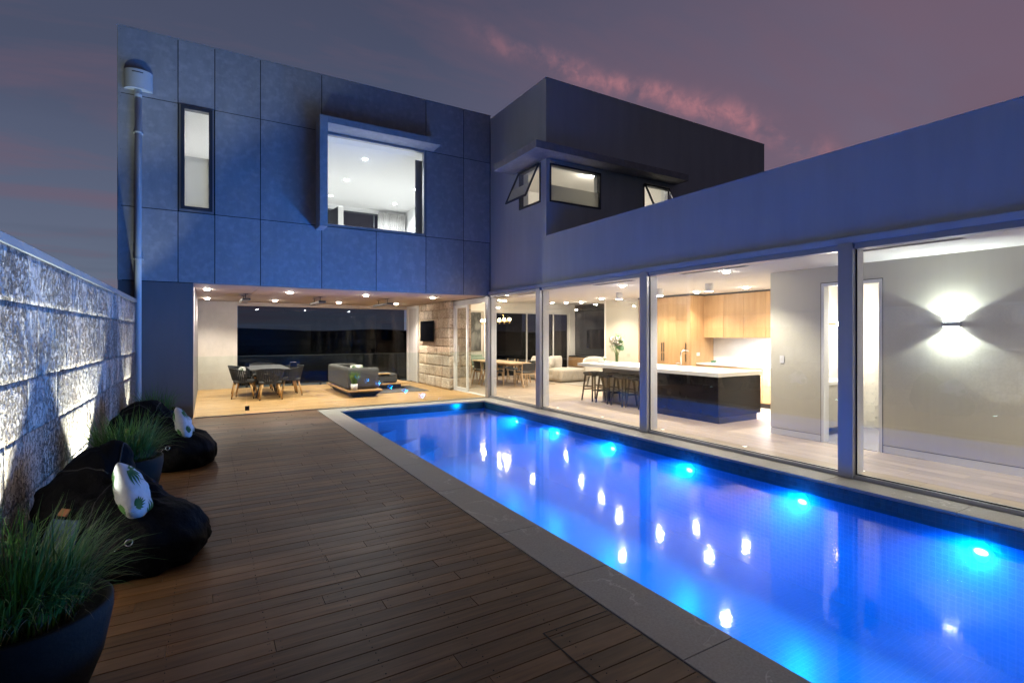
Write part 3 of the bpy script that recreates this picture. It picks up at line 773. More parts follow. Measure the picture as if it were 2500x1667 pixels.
# upper rooms seen through the windows
def room(name, x0, x1, y0, y1, z0, z1, mt='white_paint', back_open=None, floor=True):
    m = MB()
    m.box(x0 - .05, x0, y0, y1, z0, z1); m.box(x1, x1 + .05, y0, y1, z0, z1)
    m.box(x0 - .05, x1 + .05, y0, y1, z1, z1 + .05)
    if back_open:
        a, c, z_, zt = back_open
        m.box(x0, a, y1, y1 + .1, z0, z1); m.box(c, x1, y1, y1 + .1, z0, z1); m.box(a, c, y1, y1 + .1, zt, z1); m.box(a, c, y1, y1 + .1, z0, z_)
    else: m.box(x0, x1, y1, y1 + .05, z0, z1)
    m.build(name, mt, house)
room('bedroom_walls', 1.7, 6.18, FY + .21, 18.0, 3.2, 5.985, back_open=(2.1, 6.1, 3.6, 5.80))
room('bathroom_walls', -1.3, 1.3, FY + .21, 15.2, 3.2, 5.985)
MB().box(2.1, 6.1, 18.02, 18.03, 3.6, 5.80).build('bedroom_glazing', 'tinted_glass', house)
m = MB(); m.box(2.1, 6.1, 17.97, 18.03, 5.78, 5.82); m.box(5.02, 5.06, 17.98, 18.03, 3.6, 5.80); m.build('glazing_frame', 'dark_frame', house)
m = MB(); m.box(-1.3, 1.3, 15.0, 15.2, 5.3, 5.45); m.build('blind_box', 'white_frame', house)
# curtain in the bedroom
m = MB(); n_ = 60; z0, z1 = 3.4, 5.86
for i in range(n_):
    xa, xb = 5.12 + .98 * i / n_, 5.12 + .98 * (i + 1) / n_
    ya, yb = 17.8 + .035 * math.sin(i * 1.25), 17.8 + .035 * math.sin((i + 1) * 1.25)
    m.quad((xa, ya, z0), (xb, yb, z0), (xb, yb, z1), (xa, ya, z1))
cu = m.build('curtain', 'curtain', smooth=True); tag(cu, 'pale pleated curtain hanging at the right end of the upstairs bedroom glazing', 'curtain')
m = MB()
for i in range(26):
    xa, xb = 4.36 + .22 * i / 26, 4.36 + .22 * (i + 1) / 26
    m.quad((xa, 11.98 + .02 * math.sin(i * 1.1), 3.3), (xb, 11.98 + .02 * math.sin((i + 1) * 1.1), 3.3), (xb, 11.98 + .02 * math.sin((i + 1) * 1.1), 5.85), (xa, 11.98 + .02 * math.sin(i * 1.1), 5.85))
tag(m.build('curtain', 'curtain', smooth=True), 'grey curtain bunched at the right edge inside the large upstairs window', 'curtain')
# open wardrobe door / bathroom partition seen in the bedroom
pn = empty('room_divider', 'dark leaning screen panel with a pale edge inside the upstairs bedroom', 'screen', (3.15, 14.6, 3.2))
MB().add([(-1.1, 0, 0), (-.05, .02, 0), (-.05, .02, 1.92), (-1.1, .0, 1.2), (-1.1, .04, 0), (-.05, .06, 0), (-.05, .06, 1.92), (-1.1, .04, 1.2)],
         [(0, 1, 2, 3), (4, 7, 6, 5), (0, 3, 7, 4), (1, 5, 6, 2), (3, 2, 6, 7)]).build('panel', 'dark_glass_cabinet', pn)
MB().box(-.05, .10, 0, .06, 0, 1.94).build('edge', 'benchtop', pn, bevel=.03)

def downlight(x, y, z, label, power, col, group, lens='lamp_white', spot=124, r=.055, blend=.7):
    e = empty('downlight', label, 'downlight', (x, y, z), group=group)
    m = MB(); m.lathe([(r, -.004), (r + .012, -.004), (r + .012, -.0005), (r, -.0005)], n=20); m.build('trim_ring', 'white_frame', e)
    MB().lathe([(0, -.026), (r * .5, -.024), (r * .86, -.014), (r * .99, -.0045), (0, -.0044)], n=20).build('lens', lens, e, smooth=True)
    light('downlight_lamp', 'SPOT', (0, 0, -.05), power, col, e, size=.03, spot=spot, blend=blend, aim=(0, 0, -1))
    return e
gu = 'round ceiling lights in the upstairs bedroom'
for x, y, d_ in ((3.40, 12.95, 'largest bright ceiling light in the upper half of the large upstairs window'), (3.40, 14.95, 'bright ceiling light in the middle left of the large upstairs window'),
                 (3.36, 16.9, 'small ceiling light at the left edge of the large upstairs window'), (5.45, 14.85, 'ceiling light beside the right frame of the large upstairs window'),
                 (5.42, 16.85, 'ceiling light just above the curtain in the large upstairs window')):
    e = downlight(x, y, 5.983, d_, L_UPST, (.93, .97, 1), gu, 'lamp_cool', spot=160, r=.06)
e = downlight(.55, 12.6, 5.983, 'ceiling light in the bathroom behind the narrow upstairs window', L_UPST, (.97, .98, 1), 'ceiling lights in the upstairs bathroom', 'lamp_cool', spot=160, r=.05)
e = downlight(.55, 13.9, 5.983, 'farther ceiling light in the bathroom behind the narrow upstairs window', L_UPST, (.97, .98, 1), 'ceiling lights in the upstairs bathroom', 'lamp_cool', spot=160, r=.05)

# rainhead and downpipe
dp = empty('downpipe', 'round downpipe with half-round rainhead at the left edge of the far wing', 'downpipe', (-1.078, 11.55, 0))
MB().cyl((0, 0, .0), (0, 0, 6.06), .052, n=28).build('pipe', 'render_paint', dp, smooth=True)
for z in (5.28, 2.98):
    m = MB(); m.lathe([(.052, -.012), (.058, -.012), (.058, .012), (.052, .012)], n=28); m.box(-.075, .075, .02, .07, -.01, .01); m.build('bracket', 'render_paint', dp, loc=(0, 0, z))
m = MB(); m.lathe([(.0525, 0), (.057, .0), (.057, .05), (.0525, .06)], n=28); m.build('collar', 'render_paint', dp, loc=(0, 0, 5.92))
hpts = [(.215 * math.cos(PI + PI * i / 24), .215 * math.sin(PI + PI * i / 24) * .8 + .062) for i in range(25)]
MB().prism(hpts, 6.06, 6.40).build('rainhead', 'render_paint', dp)
m = MB(); m.prism([(p[0] * 1.012, (p[1] - .062) * 1.012 + .062) for p in hpts[9:16]] + [(p[0] * .98, (p[1] - .062) * .98 + .062) for p in reversed(hpts[9:16])], 6.335, 6.352)
m.build('overflow_slot', 'slot_dark', dp)

# ------------------------------------------------------------------ right wing
WP = 6.25
m = MB()
yA = 10.215; yB = 9.365          # corner window opening on the pool side, z 4.48 .. 5.35
m.box(WP, WP + .25, -3.2, 9.109, 2.70, 3.71)
m.box(WP, WP + .25, 9.11, FY + .005, 2.70, 4.48); m.box(WP, WP + .25, 9.11, FY + .005, 5.35, 7.10)
m.box(WP, WP + .25, yA, FY + .005, 4.48, 5.35); m.box(WP, WP + .10, 9.11, 9.32, 4.48, 5.35)
# the face over the low roof, with two windows
y0, y1 = 9.11, 9.36
zA, zB = 4.46, 5.29
m.box(WP + .25, 13.9, y0, y1, 2.70, zA); m.box(WP + .25, 13.9, y0, y1, zB, 7.10); m.box(WP + .1, 6.34, y0, y1, zA, zB)
m.box(7.77, 9.09, y0, y1, zA, zB); m.box(9.96, 13.9, y0, y1, zA, zB)
m.box(13.65, 13.9, y1, 18, 2.7, 7.1); m.box(WP + .25, 13.9, 17.8, 18, 2.7, 7.1)
m.build('rendered_wall', 'render_paint', house)
m = MB(); m.box(WP + .25, 14.0, -3.2, 9.11, 3.35, 3.45); m.box(WP + .25, 13.65, 9.36, 18, 6.9, 7.0); m.build('flat_roof', 'joint', house)
m = MB(); m.box(WP - .006, 13.906, 9.104, 9.366, 7.102, 7.115); m.box(WP - .006, WP + .256, 9.366, FY, 7.102, 7.115); m.box(WP - .006, WP + .256, -3.2, 9.10, 3.712, 3.722)
m.build('wall_capping', 'render_paint', house)
hd2 = empty('window_hood'); hd2.parent = house
x0, z0, z1 = 5.70, 5.372, 5.525
MB().box(x0, WP - .002, 9.20, 10.46, z0, z1).build('hood_slab', 'cladding', hd2, bevel=.002)
MB().box(x0, WP - .002, 8.665, 9.197, z0, z1).build('hood_slab', 'cladding', hd2, bevel=.002)
MB().box(WP, 8.05, 8.665, 9.108, z0, z1).build('hood_slab', 'cladding', hd2, bevel=.002)
MB().box(8.053, 10.18, 8.665, 9.108, z0, z1).build('hood_slab', 'cladding', hd2, bevel=.002)
window_y(6.34, 7.765, zA, zB, 9.11, 'dark_frame', fw=.04, proud=.012, frostz=4.84)
# awning windows, sashes pushed out at the foot
def awning_x(y0, y1, z0, z1, x, out_):
    wd = empty('window'); wd.parent = house; m = MB(); f = .04
    m.box(x - .015, x + .09, y0, y1, z0, z0 + f); m.box(x - .015, x + .09, y0, y1, z1 - f, z1); m.box(x - .015, x + .09, y0, y0 + f, z0 + f, z1 - f); m.box(x - .015, x + .09, y1 - f, y1, z0 + f, z1 - f)
    m.build('window_frame', 'dark_frame', wd)
    s_ = empty('sash'); s_.parent = wd; s_.location = (x - .02, 0, z1 - .02); s_.rotation_euler = (0, math.asin(out_ / (z1 - z0)), 0)
    H = z1 - z0 - .03; m = MB()
    m.box(-.03, .0, y0 + .01, y1 - .01, -H, -H + f); m.box(-.03, .0, y0 + .01, y1 - .01, -f, 0); m.box(-.03, 0, y0 + .01, y0 + .01 + f, -H + f, -f); m.box(-.03, 0, y1 - .01 - f, y1 - .01, -H + f, -f)
    m.cur = 1; m.box(-.018, -.012, y0 + .05, y1 - .05, -H + f, -f)
    m.cur = 2; m.box(-.0115, -.0105, y0 + .05, y1 - .05, -H + f, -H * .56)
    o = m.build('sash', ['dark_frame', 'clear_glass', 'frosted_film'], wd)
    o.location = s_.location; o.rotation_euler = s_.rotation_euler; bpy.data.objects.remove(s_)
awning_x(9.32, 10.21, 4.485, 5.345, WP, .36)
def awning_y(x0, x1, z0, z1, y, out_):
    wd = empty('window'); wd.parent = house; m = MB(); f = .04
    m.box(x0, x1, y - .015, y + .09, z0, z0 + f); m.box(x0, x1, y - .015, y + .09, z1 - f, z1); m.box(x0, x0 + f, y - .015, y + .09, z0 + f, z1 - f); m.box(x1 - f, x1, y - .015, y + .09, z0 + f, z1 - f)
    m.build('window_frame', 'dark_frame', wd)
    H = z1 - z0 - .03; m = MB()
    m.box(x0 + .01, x1 - .01, -.03, 0, -H, -H + f); m.box(x0 + .01, x1 - .01, -.03, 0, -f, 0); m.box(x0 + .01, x0 + .01 + f, -.03, 0, -H + f, -f); m.box(x1 - .01 - f, x1 - .01, -.03, 0, -H + f, -f)
    m.cur = 1; m.box(x0 + .05, x1 - .05, -.018, -.012, -H + f, -f)
    o = m.build('sash', ['dark_frame', 'clear_glass'], wd)
    o.location = (0, y - .02, z1 - .02); o.rotation_euler = (-math.asin(out_ / (z1 - z0)), 0, 0)
awning_y(9.09, 9.96, zA, zB - .03, 9.11, .36)
# room behind the corner windows
m = MB(); m.box(WP + .25, 10.6, 9.37, 12.6, 5.75, 5.8); m.box(10.55, 10.6, 9.37, 12.6, 3.6, 5.75); m.box(WP + .25, 10.6, 12.6, 12.65, 3.6, 5.75); m.box(WP + .25, 10.6, 9.37, 12.6, 3.55, 3.6)
m.box(9.4, 10.55, 12.0, 12.1, 3.6, 5.45); m.box(WP + .25, WP + .3, 10.3, 12.6, 3.6, 5.75)
m.build('study_walls', 'plaster', house)
light('study_lamp', 'POINT', (8.6, 10.4, 5.64), 26, (1, .88, .72), None, size=.12).parent = house
pl = empty('ceiling_lamp', 'small round ceiling lamp in the room behind the corner windows', 'ceiling lamp', (8.6, 10.4, 5.75))
MB().lathe([(.0, -.05), (.06, -.045), (.085, -.02), (.085, 0)], n=20).build('diffuser', 'lamp_white', pl, smooth=True)

# beam, head frame, sill, posts and panes of the glass facade
gw = MB()
MB().bbox(FX - .03, WP + .1, -3.2, FY + .11, 2.618, 2.695, .006).build('facade_beam', 'render_paint', house)
MB().box(FX - .012, FX + .11, -3.2, FY + .11, 2.552, 2.616).build('facade_head', 'aluminium', house, bevel=.003)
MB().box(FX - .012, FX + .11, -3.2, FY + .11, .0, .042).build('facade_sill', 'aluminium', house, bevel=.003)
PO = [(11.575, 11.735), (9.22, 9.375), (6.09, 6.25), (2.985, 3.14), (-.25, -.09)]
for a, c in PO:
    po = MB().box(FX - .045, FX + .05, a, c, .0, 2.617).build('facade_post', 'aluminium', house, bevel=.004)
    MB().box(FX + .052, FX + .20, a + .004, c - .004, .043, 2.55).build('inner_post', 'white_frame', house)
    m = MB(); m.box(FX + .024, FX + .03, a - .014, a - .001, .05, 2.55); m.build('glazing_seal', 'black_seal', house)
ysx = [(11.575, 9.375), (9.22, 6.25), (6.09, 3.14), (2.985, -.09), (-.25, -3.2)]
for c, a in ysx:
    MB().box(FX + .036, FX + .046, a + .001, c - .001, .043, 2.551).build('facade_pane', 'clear_glass', house)
    MB().box(FX + .02, FX + .034, a + .001, c - .001, .043, .052).build('glazing_seal', 'black_seal', house)
# sliding door opening under the terrace soffit
MB().box(FX - .01, FX + .12, 11.736, 13.82, 2.44, 2.57).build('door_head', 'aluminium', house)
MB().box(FX - .01, FX + .12, 11.736, 13.82, -.01, .012).build('door_track', 'white_frame', house)
dr = empty('sliding_door', 'white-framed glass sliding door beside the sandstone wall, part open', 'door', (FX + .05, 12.95, .012))
m = MB(); H = 2.42; L = .82
m.box(-.025, .025, -.0, .07, 0, H); m.box(-.025, .025, L - .07, L, 0, H); m.box(-.025, .025, .07, L - .07, H - .07, H); m.box(-.025, .025, .07, L - .07, 0, .09); m.build('door_frame', 'white_frame', dr)
MB().box(-.004, .004, .07, L - .07, .09, H - .07).build('pane', 'clear_glass', dr)
for sx in (-1, 1):
    MB().tube([(sx * .03, L - .04, .80), (sx * .075, L - .04, .82), (sx * .075, L - .04, 1.27), (sx * .03, L - .04, 1.29)], .010).build('door_handle', 'white_frame', dr)
for a, c in ((13.77, 13.828), (11.737, 11.76)): MB().box(FX + .0, FX + .09, a, c, .013, 2.44).build('door_jamb', 'white_frame', house)
# sandstone pier wall on the terrace
tw = empty('sandstone_wall', 'thick wall of pale sandstone blocks carrying the television on the terrace', 'wall', (0, 0, 0))
zc2 = [0, .33, .66, .98, 1.24, 1.50, 1.78, 2.08, 2.36, 2.575]
for k in range(9):
    y = 16.30
    while y > 13.84:
        L = R.uniform(.42, .85); y0 = y - L
        if y0 < 14.15: y0 = 13.83
        seed += 2.3
        stone_block(tw, -6.06, -y, -y0, zc2[k], zc2[k + 1], 'sandstone', .009, seed, step=.05, thick=.12).rotation_euler = (0, 0, 0)
        y = y0
for o in list(tw.children):   # turn the long face to look toward the terrace (-X)
    o.rotation_euler = (0, 0, PI); o.location = (6.06, -o.location.y, o.location.z)
for k in range(9):
    seed += 1.1
    stone_block(tw, -13.815, 6.075, 6.77, zc2[k], zc2[k + 1], 'sandstone', .006, seed, axis='y', step=.06, thick=.1)
for o in tw.children:
    if abs(o.location.y + 13.815) < .01: o.location.y = 13.815
m = MB(); m.box(6.10, 6.74, 13.90, 16.29, 0, 2.575); m.build('wall_core', 'sandstone', tw)
tv = empty('television', 'flat black television mounted on the sandstone wall of the terrace', 'television', (6.0, 15.385, 1.71))
MB().box(-.03, .012, -.55, .55, -.325, .325).build('tv_body', 'tv_black', tv, bevel=.006)
MB().box(-.0325, -.031, -.535, .535, -.31, .31).build('tv_screen', 'tv_black', tv)
MB().box(.0125, .042, -.2, .2, -.15, .15).build('wall_bracket', 'black_satin', tv)
# back of terrace: white door, tinted screen added to darken the sky view, balustrade
m = MB(); m.box(6.02, 6.10, 16.32, 16.40, 0, 2.575); m.box(6.02, 6.10, 17.28, BY, 0, 2.575); m.box(6.02, 6.10, 16.40, 17.28, 2.49, 2.575); m.build('corner_frame', 'white_frame', house)
MB().box(6.05, 6.06, 16.40, 17.28, .02, 2.49).build('corner_pane', 'curtain', house)
scr = empty('sky_dimming_screen', 'added dark tinted screen dimming the sky behind the terrace', 'screen', (0, 0, 0))
MB().box(.80, 5.98, BY + .12, BY + .124, .96, 2.49).build('dimming_sheet', 'tinted_glass', scr)
MB().box(.80, 5.98, BY + .10, BY + .145, .945, .96).build('bottom_bar', 'black_satin', scr)
MB().box(.80, 5.98, BY + .06, BY + .17, 2.472, 2.50).build('head_box', 'white_frame', scr)
bal = empty('balustrade', 'frameless dark-looking glass balustrade along the back edge of the terrace', 'balustrade')
for a, c in ((.80, 2.08), (2.09, 3.37), (3.38, 4.66), (4.67, 5.98)):
    MB().box(a, c, BY - .02, BY - .008, .0, .97).build('glass_panel', 'fence_glass', bal)
    MB().box(a + .2, a + .26, BY - .03, BY - .002, 0, .1).build('spigot', 'black_satin', bal); MB().box(c - .26, c - .2, BY - .03, BY - .002, 0, .1).build('spigot', 'black_satin', bal)
# pool fence
fn = empty('pool_fence', 'frameless glass pool fence with a gate between the terrace and the pool', 'fence')
jx = [-.215, .682, 1.563, 2.661, 3.762, 4.88, 6.12]
for a, c in zip(jx, jx[1:]):
    nm = 'gate_panel' if abs(a - .682) < .01 else 'glass_panel'
    MB().box(a + .006, c - .006, 11.575, 11.587, .02 if nm == 'glass_panel' else .06, 1.18).build(nm, 'fence_glass', fn)
for z in (.13, 1.00):
    MB().box(.655, .735, 11.56, 11.602, z - .045, z + .045).build('gate_hinge', 'black_satin', fn, bevel=.006)
MB().box(1.49, 1.62, 11.555, 11.605, .93, 1.03).build('gate_latch', 'black_satin', fn, bevel=.008)
MB().box(-.21, 6.1, 11.570, 11.592, .0015, .019).build('base_channel', 'aluminium', fn)

# ------------------------------------------------------------------ ground floor interior shell
itn = empty('interior_floor', kind='structure')
MB().box(FX + .1, 13.5, -3.2, BY + .2, -.12, -.016).build('floor_base', 'oak_floor', itn)
BWD = .19
bd = [MB().bbox(-BWD / 2 + .0012, BWD / 2 - .0012, -L / 2 + .0012, L / 2 - .0012, -.015, 0, .0015).mesh('floorboard', 'oak_floor') for L in (1.2, 1.6, 2.0)]
x = FX + .112 + BWD / 2
while x < 10.9:
    y = -.6 - R.uniform(0, 1.5)
    while y < (BY if x < 9.5 else 13.6):
        k = R.randrange(3); L = (1.2, 1.6, 2.0)[k]
        o = bpy.data.objects.new('floorboard', bd[k]); C.objects.link(o); o.parent = itn; o.location = (x, y + L / 2, 0); y += L
    x += BWD
MB().box(10.9, 13.5, 5, BY, -.016, -.004).build('floor_base', 'oak_floor', itn)
m = MB()
m.box(FX + .115, 11.2, -3.2, 12.8, 2.603, 2.66); m.box(6.75, 13.5, 12.8, BY, 2.86, 2.9); m.box(6.75, 13.5, 12.8, 12.9, 2.66, 2.86); m.box(11.2, 13.5, 11.7, 12.8, 2.603, 2.66)
m.build('ceiling', 'ceiling_paint', house)
m = MB(); m.box(6.4, 6.75, 12.81, 17.4, 2.58, 2.9); m.build('ceiling_edge', 'ceiling_paint', house)
# hallway wall with the doorway, skirting with shadow line
HX = 7.90
m = MB()
m.box(HX, HX + .12, 4.225, 5.07, .105, 2.602); m.box(HX, HX + .12, -3.2, 3.495, .105, 2.602); m.box(HX, HX + .12, 3.495, 4.225, 2.33, 2.602)
m.box(HX + .12, 11.2, 4.95, 5.07, 0, 2.602)
m.build('hall_wall', 'beige_wall', house)
m = MB(); m.box(HX + .002, HX + .118, 4.25, 5.068, .0, .096); m.box(HX + .002, HX + .118, -3.2, 3.47, .0, .096); m.build('skirting', 'white_frame', house)
m = MB(); m.box(HX + .012, HX + .11, 4.25, 5.05, .096, .105); m.box(HX + .012, HX + .11, -3.2, 3.47, .096, .105); m.build('shadow_line', 'slot_dark', house)
dj = MB(); dj.box(HX - .006, HX + .13, 4.222, 4.262, 0, 2.36); dj.box(HX - .006, HX + .13, 3.455, 3.497, 0, 2.36); dj.box(HX - .006, HX + .13, 3.497, 4.222, 2.318, 2.36)
dj.build('door_frame', 'white_frame', house)
dj = MB(); dj.box(HX - .002, HX, 4.263, 4.272, 0, 2.372); dj.box(HX - .002, HX, 3.445, 3.454, 0, 2.372); dj.box(HX - .002, HX, 3.454, 4.263, 2.362, 2.372); dj.build('shadow_line', 'slot_dark', house)
# powder room behind the doorway, hexagonal wall tiles
m = MB(); m.box(HX + .12, 9.9, 2.9, 4.95, 2.603, 2.65); m.box(9.75, 9.85, 2.9, 4.95, 0, 2.603); m.box(HX + .12, 9.75, 4.9, 4.95, 0, 2.603); m.box(HX + .12, 9.75, 2.9, 2.95, 0, 2.603)
m.build('powder_room_walls', 'plaster', house)
MB().box(HX + .0, 9.75, 2.95, 4.9, -.01, .006).build('powder_room_floor', 'tile_floor', house)
hx = MB(); r_ = .095
hx.prism([(r_ * .97 * math.cos(PI / 3 * i), r_ * .97 * math.sin(PI / 3 * i)) for i in range(6)], 0, .008)
hxm = hx.mesh('tile', 'hex_white')
tl = empty('tiled_wall'); tl.parent = house
k = 0
for i in range(24):
    for j in range(11):
        z = .06 + i * r_ * math.sqrt(3) / 2 * 1.0; y = 3.45 + j * 3 * r_ * .5 * 1.0
        zz_ = .06 + r_ * math.sqrt(3) * (i * .5)
        if (i + j) % 2: continue
        o = bpy.data.objects.new('wall_tile', hxm); C.objects.link(o); o.parent = tl; o.location = (9.748, y, zz_ + .05); o.rotation_euler = (0, -PI / 2, 0); o.rotation_euler = (Matrix.Rotation(-PI / 2, 4, 'Y')).to_euler()
vt = empty('vanity', 'pale wall-hung vanity unit seen through the bright doorway', 'vanity', (8.6, 4.62, 0))
MB().box(-.55, .75, -.16, .27, .12, .80).build('cabinet', 'concrete_panel', vt, bevel=.004)
MB().box(-.57, .77, -.18, .275, .80, .85).build('top', 'benchtop', vt, bevel=.004)
pp = empty('potted_plant', 'small green leafy plant in a round woven pot on the vanity', 'plant', (8.30, 4.56, .85))
MB().lathe([(.0, 0), (.06, 0), (.085, .05), (.08, .11), (.072, .11), (.072, .09), (0, .09)], n=24).build('pot', 'pale_oak', pp, smooth=True)
m = MB()
for i in range(26):
    a = R.uniform(0, 2 * PI); l = R.uniform(.07, .15); h = R.uniform(.03, .15); c_ = Vector((math.cos(a), math.sin(a), 0)); s_ = Vector((-math.sin(a), math.cos(a), 0))
    p0 = Vector((0, 0, .10)); p1 = p0 + c_ * l * .5 + Vector((0, 0, h)); p2 = p0 + c_ * l + Vector((0, 0, h * .7))
    m.quad(p0, p1 - s_ * .035, p2, p1 + s_ * .035)
tag(m.build('leaves', 'leaf_green', pp), kind='stuff')
bl = empty('wall_globe', 'warm round globe lamp in the powder room just behind the wide white post', 'lamp', (9.0, 4.56, 1.78))
MB().lathe([(0, -.05), (.035, -.036), (.05, 0), (.035, .036), (0, .05)], n=20).build('globe', 'lamp_bulb', bl, smooth=True)
MB().cyl((0, .04, 0), (0, .33, 0), .012).build('arm', 'brass', bl)
light('globe_lamp', 'POINT', (0, -.02, 0), L_BATH, (1, .90, .76), bl, size=.06)
e = downlight(8.9, 3.7, 2.60, 'bright ceiling light inside the powder room', L_BATH * 1.2, (1, .96, .90), 'ground floor ceiling downlights', spot=150)
# switch plate
sp = empty('light_switch', 'small square light switch on the beige hallway wall left of the doorway', 'switch', (HX - .001, 4.87, 1.205))
MB().box(-.009, 0, -.038, .038, -.06, .06).build('plate', 'white_frame', sp, bevel=.003); MB().box(-.012, -.0095, -.010, .010, -.022, .022).build('rocker', 'benchtop', sp)
# sconce
so = empty('wall_sconce', 'rectangular up-and-down wall light throwing two bright lobes on the hallway wall', 'wall light', (HX, 2.685, 1.728))
m = MB(); m.box(-.095, 0, -.086, .086, -.028, .028); m.build('body', 'aluminium', so, bevel=.003)
m = MB(); m.box(-.085, -.02, -.07, .07, .0285, .0295); m.build('lens', 'lamp_cool', so)
m = MB(); m.box(-.085, -.02, -.07, .07, -.0295, -.0285); m.build('lens', 'lamp_cool', so)
for s_ in (-1, 1):
    light('sconce_lamp', 'SPOT', (-.062, 0, s_ * .04), L_SCONCE, (.90, 1.0, .98), so, size=.03, spot=126, blend=.16, aim=(.16, 0, s_))

# ------------------------------------------------------------------ kitchen
KX = 10.18
pan = empty('pantry_cupboard', 'tall oak pantry cupboards with long black handles in the kitchen', 'cupboard', (KX, 8.62, 0))
MB().box(.022, .47, .002, 1.75, .10, 2.56).build('carcass', 'oak_cabinet', pan)
MB().box(-.001, .835, -.02, .0, .02, 2.56).build('side_panel', 'oak_cabinet', pan)
MB().box(.04, .47, .01, 1.75, 0, .10).build('plinth', 'charcoal_wood', pan)
yy = [0.003, .435, .865, 1.30, 1.75]
for i, (a, c) in enumerate(zip(yy, yy[1:])):
    MB().box(0, .02, a + .0025, c - .0025, .105, 1.955).build('door', 'oak_cabinet', pan)
    MB().box(0, .02, a + .0025, c - .0025, 1.962, 2.558).build('upper_door', 'oak_cabinet', pan)
for y in (.12, .83, .90, 1.62):
    for z0, z1 in ((.95, 1.27), (1.30, 1.62)):
        if z0 < 1 : z0, z1 = .93, 1.13
        else: z0, z1 = 1.16, 1.40
        MB().box(-.028, -.014, y - .008, y + .008, z0, z1).build('handle', 'black_satin', pan)
wc = empty('wall_cupboard', 'row of oak overhead cupboards above the lit splashback', 'cupboard', (10.65, 5.08, 1.53))
yy = [0, .62, 1.24, 1.86, 2.42, 2.95, 3.535]
for a, c in zip(yy, yy[1:]): MB().box(0, .02, a + .0025, c - .0025, 0, 1.03).build('door', 'oak_cabinet', wc)
MB().box(.021, .38, 0, 3.535, .01, 1.03).build('carcass', 'oak_cabinet', wc)
MB().box(.022, .05, .05, 3.0, .001, .0085).build('light_strip', 'strip_glow', wc)
light('strip_lamp', 'AREA', (.14, 1.55, -.02), L_STRIP, (.80, .87, 1), wc, size=(.05, 2.9), aim=(.3, 0, -1))
m = MB(); m.box(KX + .5, 11.2, 5.07, 8.6, 2.56, 2.602); m.box(KX - .0, 11.2, 8.6, 10.4, 2.563, 2.602); m.build('bulkhead', 'slot_dark', house)
m = MB(); m.box(11.02, 11.15, 5.07, 8.60, 0, 2.6); m.build('splashback', 'benchtop', house)
bk = empty('kitchen_bench', 'white-topped back kitchen bench with oak drawers under the splashback', 'bench', (0, 0, 0))
MB().box(10.36, 11.02, 5.08, 8.59, .87, .915).build('top', 'benchtop', bk, bevel=.003)
for a, c in ((5.08, 5.95), (5.955, 6.85), (6.855, 7.75), (7.755, 8.59)):
    for z0, z1 in ((.12, .48), (.485, .865)): MB().box(10.38, 10.40, a + .003, c - .003, z0, z1 - .004).build('drawer_front', 'oak_cabinet', bk)
MB().box(10.402, 11.0, 5.08, 8.59, .1, .868).build('carcass', 'oak_cabinet', bk); MB().box(10.45, 11.0, 5.08, 8.59, 0, .1).build('plinth', 'charcoal_wood', bk)
ck = MB().box(10.45, 10.95, 5.9, 6.8, .9155, .921).build('cooktop', 'tv_black'); tag(ck, 'flat black glass cooktop set in the back kitchen bench', 'cooktop')
gp = empty('power_outlet', 'white double power outlet on the oak side panel in the kitchen', 'outlet', (10.44, 8.598, 1.12))
MB().box(-.055, .055, -.008, 0, -.038, .038).build('plate', 'white_frame', gp, bevel=.003)
m = MB(); m.box(-.035, -.015, -.0095, -.0085, -.005, .015); m.box(.015, .035, -.0095, -.0085, -.005, .015); m.build('switches', 'slot_dark', gp)
bo = empty('fruit_plate', 'green limes on a small white plate on the back kitchen bench', 'plate of limes', (10.6, 8.25, .9155))
MB().lathe([(0, 0), (.10, 0), (.13, .012), (.13, .016), (.1, .006), (0, .006)], n=24).build('plate', 'white_frame', bo, smooth=True)
for a, c in ((0, 0), (.05, .02), (-.04, .03)): MB().rbox((a, c, .035), (.06, .06, .055), .027, 5).build('lime', 'leaf_green', bo, smooth=True)
# beige wall left of the pantry
m = MB(); m.box(KX + .02, KX + .14, 10.40, 11.73, 0, 2.602); m.build('beige_partition', 'beige_wall', house)
m = MB(); m.box(KX + .015, KX + .145, 11.731, 11.80, 0, 2.602); m.build('partition_edge', 'plaster', house)
m = MB(); m.box(KX + .14, 11.2, 10.5, 10.6, 0, 2.6); m.build('kitchen_end', 'plaster', house)
# island
isl = empty('kitchen_island', 'long kitchen island with thick pale stone top over a black panelled base', 'island bench', (0, 0, 0))
MB().box(7.80, 9.09, 5.99, 10.02, .842, .915).build('top', 'benchtop', isl, bevel=.003)
for a, c in ((6.02, 6.43), (6.433, 6.86), (6.863, 7.20), (7.203, 7.55)): MB().box(7.84, 7.86, a, c, .13, .826).build('panel', 'island_black', isl)
MB().box(7.862, 9.07, 6.018, 6.035, .12, .826).build('end_panel', 'island_black', isl, bevel=.002)
MB().box(7.862, 9.06, 6.04, 7.55, .12, .838).build('carcass', 'island_black', isl)
MB().box(7.90, 9.0, 6.05, 7.54, 0, .118).build('plinth', 'black_satin', isl)
MB().box(8.34, 9.04, 7.555, 9.72, .0, .838).build('seating_side', 'concrete_panel', isl)
sk = empty('kitchen_tap', 'tall chrome gooseneck tap on the island bench', 'tap', (8.52, 7.45, .915))
MB().cyl((0, 0, 0), (0, 0, .05), .026).build('base', 'chrome', sk); MB().tube([(0, 0, .04), (0, 0, .30), (.0, -.02, .34), (.03, -.06, .36), (.06, -.11, .36), (.075, -.135, .34)], .015, 10).build('spout', 'chrome', sk, smooth=True)
MB().tube([(0, 0, .08), (-.05, .03, .10), (-.10, .05, .085)], .009, 8).build('lever', 'chrome', sk, smooth=True)
